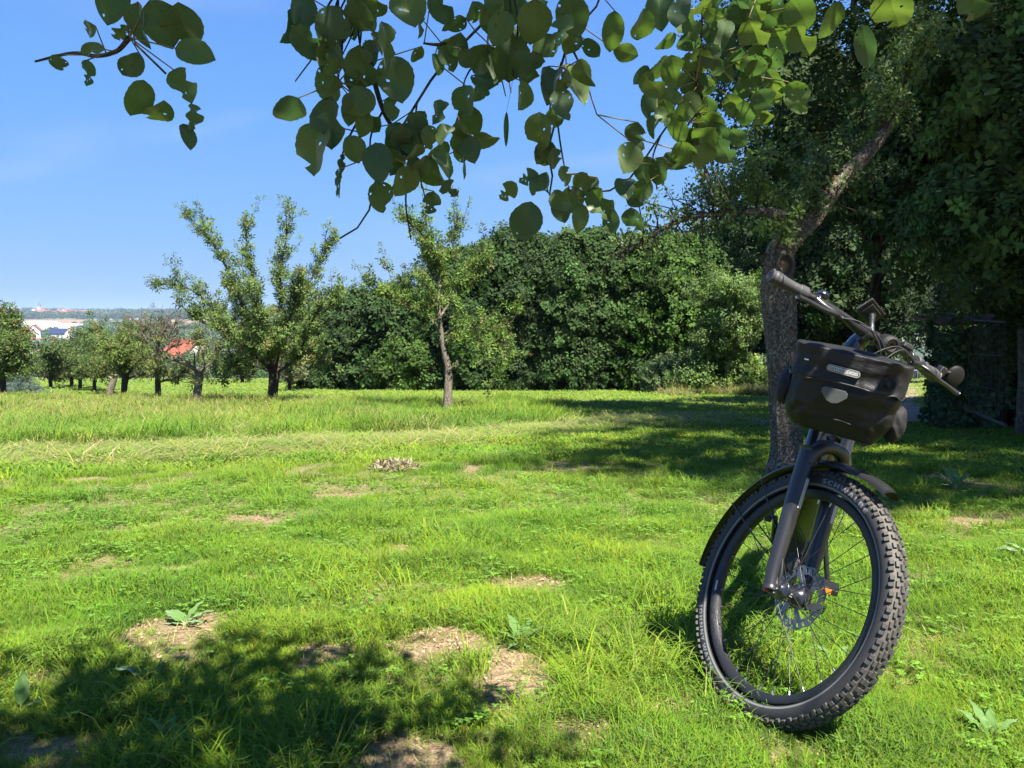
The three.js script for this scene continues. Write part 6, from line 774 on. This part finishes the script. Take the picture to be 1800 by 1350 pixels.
{
  const hp = (px, d) => { const p = at(px, HORIZON, d); p.y = H(p.x, p.z); return p; }, lift = (px, py, d) => { const p = at(px, py, d); return V(p.x, p.y, p.z); };
  const list = [
    ['white house with steep gable seen between the left-edge tree and the orchard', 50, 668, 205, 9, 12, 5.4, 4.6, 0.5, 'white', 'slate', { windows: 1 }],
    ['house with red roof ridge left of the grey roof, above the white gable', 46, 646, 240, 9, 13, 5, 4, 1.4, 'cream', 'red', { windows: 1 }],
    ['house with broad grey roof and dark solar panels', 78, 652, 235, 10, 13, 5.2, 4.4, 1.35, 'white', 'slate', { windows: 1, solar: 1 }],
    ['white house with small red roof behind the left-edge tree, upper one', 62, 592, 560, 8, 10, 4.6, 4, 0.4, 'white', 'rust', { windows: 1 }],
    ['pale house with rust roof lower left of its white neighbour', 46, 597, 540, 8, 9, 4.6, 4, 1.2, 'cream', 'red', { windows: 1 }],
    ['long white house with dark blue solar roof', 112, 595, 600, 8, 19, 4, 3.6, 1.45, 'white', 'solar', { windows: 1 }],
    ['white house with gable facing the field, right end of the solar-roofed one', 127, 596, 580, 7, 8, 4.6, 3.8, 0.1, 'white', 'slate', { windows: 1 }],
    ['red-roofed house showing above the dead twigs', 326, 646, 270, 10, 10, 5, 4, 1.2, 'white', 'red', { windows: 1 }],
    ['red-roofed house lower down between the two right orchard trees', 330, 660, 215, 9, 12, 5.6, 4.4, 0.9, 'cream', 'red', { windows: 1 }],
    ['long white house seen under the boughs of the spreading fruit tree', 428, 672, 180, 9, 16, 4.6, 3, 1.45, 'white', 'slate', { windows: 1 }],
    ['white house left of the dark wood, half hidden by grey-green tree', 528, 664, 190, 9, 12, 5, 4, 0.7, 'white', 'red', { windows: 1 }],
    ['grey-roofed house behind the spreading fruit tree', 462, 648, 260, 10, 13, 6, 5, 0.4, 'grey', 'red', { windows: 1 }],
  ];
  for (const [label, px, py, d, w, l, h, rh, turn, wall, roof, o] of list) house('house', label, lift(px, py, d), w, l, h, rh, turn, wall, roof, o);
  for (const [px, py, w, l, h, label] of [[58, 579, 60, 30, 9, 'left block of the long white factory in the valley'], [86, 581, 90, 36, 9, 'right and longer block of the white factory in the valley'], [70, 574, 40, 26, 8, 'rear block of the white factory in the valley']]) { const p = lift(px, py, py === 574 ? 1180 : 1060), f2 = house('factory', label, p, l, w, h, 0, 1.5, 'white', 'flat'); f2.userData.category = 'factory'; for (let i = 0; i < 7; i++) { const b = new THREE.BoxGeometry(0.2, 2.2, w / 11); b.translate(l / 2 + 0.1, h * 0.62, ((i + 0.5) / 7 - 0.5) * w); part('window', b, HM.pane, f2); } }
  const R = rng(61);
  for (let i = 0; i < 74; i++) {                                    // the small town on the hill to the left
    const px = -60 + 235 * Math.pow(R(), 0.9), d = 2150 + 450 * R(), p = hp(px, d);
    house('town_house', '', p, 12 + 8 * R(), 18 + 16 * R(), 8 + 6 * R(), 6 + 4 * R(), R() * 3.1, R() < 0.6 ? 'white' : 'cream', R() < 0.6 ? 'red' : 'rust', { group: 'houses of the town on the far hill' }).userData.label = 'small red-roofed house of the town on the hill across the valley';
  }
  for (let i = 0; i < 14; i++) { const px = 190 + 180 * R(), d = 1900 + 500 * R(), p = hp(px, d); house('farm_house', 'pale building scattered along the wooded slope across the valley', p, 10 + 4 * R(), 14 + 8 * R(), 6 + 3 * R(), 4, R() * 3, 'white', R() < 0.5 ? 'rust' : 'slate', { group: 'scattered buildings on the far slope' }); }
  { const p = hp(222, 2300), root = thing('dome_building', 'white round dome standing out on the far wooded slope', 'dome', p), g = new THREE.SphereGeometry(8.5, 24, 16); g.translate(0, 14, 0); part('dome', g, HM.flat, root); const b = new THREE.CylinderGeometry(6, 7, 16, 16); b.translate(0, 4, 0); part('base', b, HM.white, root); }
  { const p = hp(70, 2450), root = thing('church_tower', 'slim dark tower rising from the hill town', 'tower', p); const g = new THREE.BoxGeometry(8, 34, 8); g.translate(0, 14, 0); part('tower', g, HM.cream, root); const s = new THREE.ConeGeometry(6.5, 14, 4); s.rotateY(Math.PI / 4); s.translate(0, 38, 0); part('spire', s, HM.slate, root); }
  // woods, hedges and garden trees of the valley as one mass
  const lump = (seed, n, sz) => { const Q = rng(seed), s = new Soup(); for (let i = 0; i < n; i++) { const d = rdir(Q); if (d.y < -0.35) continue; const q = 0.42 * (0.75 + 0.35 * Q()) * (1 + 0.35 * noise(d.x * 2 + seed, d.y * 2, d.z * 2)), k = 0.7 + 0.6 * Q(), e = rdir(Q).add(d).normalize(); s.leaf(V(d.x * q, 0.5 + d.y * q * 1.15, d.z * q), e, V().crossVectors(e, d).addScaledVector(rdir(Q), 0.3).normalize(), sz * (0.6 + 0.8 * Q()), sz * 0.9, 0.2, [k, k, k]); } return s.build(); };
  const lumps = [lump(1, 420, 0.13), lump(2, 420, 0.13), lump(3, 1900, 0.06), lump(4, 1900, 0.06)], items = [[], [], [], []], add = (px, d, s, c) => { const p = at(px, HORIZON, d); items[(R() < 0.5 ? 0 : 1) + (d < 620 ? 2 : 0)].push({ p: V(p.x, H(p.x, p.z) - 0.12 * s, p.z), spin: R() * 6, s: V(s * (0.9 + 0.4 * R()), s * (0.8 + 0.4 * R()), s * (0.9 + 0.4 * R())), c }); };
  const green = (k = 1) => C((0.055 + 0.05 * R()) * k, (0.10 + 0.06 * R()) * k, (0.035 + 0.015 * R()) * k);
  for (let i = 0; i < 420; i++) { const d = 150 + 215 * R(); add(-80 + 680 * R(), d, 4.5 + 4 * R(), green()); }
  for (let i = 0; i < 900; i++) { const d = 360 + 560 * R(), px = -80 + 560 * R(); if (noise(px / 60, d / 120, 4) < -0.12) continue; add(px, d, 7 + 6 * R(), green()); }
  for (let i = 0; i < 520; i++) { const d = 940 + 330 * R(), px = -80 + 560 * R(); if (noise(px / 50, d / 160, 6) < 0.02 || (px > 30 && px < 125 && d < 1230)) continue; add(px, d, 6 + 4 * R(), green()); }
  for (let i = 0; i < 500; i++) { const d = 1830 + 130 * R(), px = -90 + 600 * R(); add(px, d, 10 + 9 * R(), green(0.9)); }
  for (let i = 0; i < 4200; i++) { const d = 1950 + 1500 * Math.pow(R(), 1.2), px = -90 + 600 * R(); if (px < 165 && R() < 0.78) continue; add(px, d, 13 + 11 * R(), green(0.85)); }
  for (let i = 0; i < 4200; i++) { const d = 4200 + 2600 * R(), px = -90 + 620 * R(); add(px, d, 18 + 12 * R(), green(0.7)); }
  const woods = thing('valley_woods', 'woods, hedges and garden trees of the valley and the far hills', 'woods'); woods.userData.kind = 'stuff'; lumps.forEach((g, i) => scatter('far_trees', g, LEAFDARK, items[i], woods));
}

// ---------------------------------------------------------------- weeds and litter on the lawn
{
  const dockLeaf = (seed, w) => { const R = rng(seed), N = 8, pos = [], uv = [], idx = []; for (let i = 0; i <= N; i++) { const t = i / N, hw = w * 0.5 * Math.pow(Math.sin(Math.PI * Math.pow(clamp(t, 0.02, 0.985), 0.75)), 0.8); for (let j = -2; j <= 2; j++) { const x = j / 2 * hw * (1 + 0.08 * Math.sin(i * 2.7 + j)), z = 0.16 * Math.abs(j / 2) * hw + 0.05 * Math.sin(i * 1.9 + j * 2) * Math.abs(j) * 0.5 - 0.42 * t * t; pos.push(x, t, z); uv.push(0.5 + j / 4 * 0.95, t); } } for (let i = 0; i < N; i++) for (let j = 0; j < 4; j++) { const a = i * 5 + j; idx.push(a, a + 1, a + 5, a + 1, a + 6, a + 5); } const g = new THREE.BufferGeometry(); g.setAttribute('position', new THREE.Float32BufferAttribute(pos, 3)); g.setAttribute('uv', new THREE.Float32BufferAttribute(uv, 2)); g.setIndex(idx); g.computeVertexNormals(); return g; };
  const DL = [dockLeaf(1, 0.62), dockLeaf(2, 0.42), dockLeaf(3, 0.3)], mat = phys({ color: C(0.15, 0.30, 0.05), map: leafTex, roughness: 1, transmission: 0.4, thickness: 0, clearcoat: 0.2, clearcoatRoughness: 0.4 }), stalk = std({ color: C(0.22, 0.26, 0.1), roughness: 0.7 }), R = rng(71);
  const weed = (label, px, py, leaves, kind = 'dock_plant') => { const p = onGround(px, py), root = thing(kind, label, 'weed', p), D = -p.clone().applyMatrix4(camera.matrixWorldInverse).z; for (const [az, el, len, g, roll] of leaves) { const L2 = 0.68 * len * pxm(D), d = V(Math.cos(rad(az)) * Math.cos(rad(el)), Math.sin(rad(el)), -Math.sin(rad(az)) * Math.cos(rad(el))), b = d.clone().multiplyScalar(L2 * 0.22).add(V(0, 0.015, 0)); const m = part('leaf', DL[g], mat, root), side = V().crossVectors(d, Y).normalize(), n = V().crossVectors(side, d); m.quaternion.setFromRotationMatrix(new THREE.Matrix4().makeBasis(side, d, n)); m.rotateY(rad(roll ?? 0)); m.position.copy(b); m.scale.setScalar(L2); part('leaf_stalk', limb([V(0, -0.01, 0), b.clone().multiplyScalar(0.6).add(V(0, 0.008, 0)), b], [0.003, 0.002], { seg: 4, sides: 5 }), stalk, root); } };
  weed('dock plant with one broad sunlit leaf on the bare earth patch at left', 325, 1105, [[150, 35, 62, 0], [120, 20, 60, 2], [20, 40, 62, 2], [60, 55, 60, 2], [170, 12, 50, 1], [340, 30, 50, 2]]);
  weed('dock plant with a large drooping leaf half in the tree shadow', 262, 1205, [[165, 28, 92, 0, 20], [195, 20, 60, 1], [60, 45, 50, 2]]);
  weed('dock leaves standing in the shade near the lower left corner', 300, 1318, [[150, 55, 74, 1, 30], [100, 65, 60, 2], [40, 60, 54, 2]]);
  weed('single upright dock leaf in the shade at the left edge', 36, 1260, [[85, 78, 80, 1, 40], [20, 40, 46, 2]]);
  weed('grey-green weed between the two bare patches in the middle foreground', 915, 1140, [[120, 60, 70, 1], [60, 55, 62, 2], [170, 45, 50, 2], [20, 50, 56, 2], [230, 25, 40, 1], [300, 25, 44, 2]]);
  weed('dock leaves at the lower right corner beyond the tyre', 1740, 1310, [[130, 50, 76, 1], [100, 60, 84, 2], [60, 55, 70, 1], [20, 40, 80, 2], [190, 20, 60, 1]]);
  weed('pale green dock leaf reaching in from the right edge', 1812, 985, [[170, 30, 70, 0], [140, 45, 50, 1], [205, 15, 46, 1]]);
  weed('dock clump on the shaded lawn right of the wheel', 1680, 862, [[150, 55, 52, 1], [110, 68, 56, 1], [70, 60, 54, 1], [30, 45, 56, 2], [190, 30, 42, 2]]);
  weed('dock leaf fallen flat at the bottom, right of the middle', 1150, 1325, [[120, 35, 62, 1], [60, 30, 50, 2]]);
  weed('small weed on the lawn behind the spokes', 1470, 1170, [[120, 30, 60, 2], [40, 40, 50, 1], [170, 20, 46, 2]]);
  for (const [px, py, w, n, label, c] of [[694, 827, 40, 170, 'heap of withered pale leaves lying on the mown grass', [0.23, 0.205, 0.13]], [1342, 749, 22, 70, 'cut branch with whitish leaves lying on the lawn left of the old trunk', [0.26, 0.28, 0.24]]]) {
    const p = onGround(px, py), D = -p.clone().applyMatrix4(camera.matrixWorldInverse).z, m = pxm(D), root = thing('leaf_heap', label, 'leaf heap', p), it = []; for (let i = 0; i < n; i++) { const a = R() * 6.28, q = Math.sqrt(R()) * (R() < 0.15 ? 1.6 : 1); it.push({ p: V(Math.cos(a) * q * w * m, 0.015 + 0.05 * (1 - q * q) * R(), Math.sin(a) * q * w * m * 0.7), up: rdir(R).addScaledVector(Y, 0.4).normalize(), spin: R() * 6, s: 0.4 + 0.7 * R(), c: vary(R, c, 0.9) }); }
    part('twigs', mg([0, 1, 2, 3].map(() => limb([V((R() - 0.5) * w * m * 1.6, 0.02, (R() - 0.5) * w * m), V(0, 0.06, 0), V((R() - 0.5) * w * m * 1.6, 0.03, (R() - 0.5) * w * m)], [0.006, 0.003], { seg: 6, sides: 5 }))), BARK.dark, root); foliage(root, [sprig(111, 5, 0.05, 0.055, 0.03, 1.2, 0.5)], it, leafMat({ transmission: 0.15 }), R, 'dead_leaves');
  }
}

renderer.render(scene, camera);
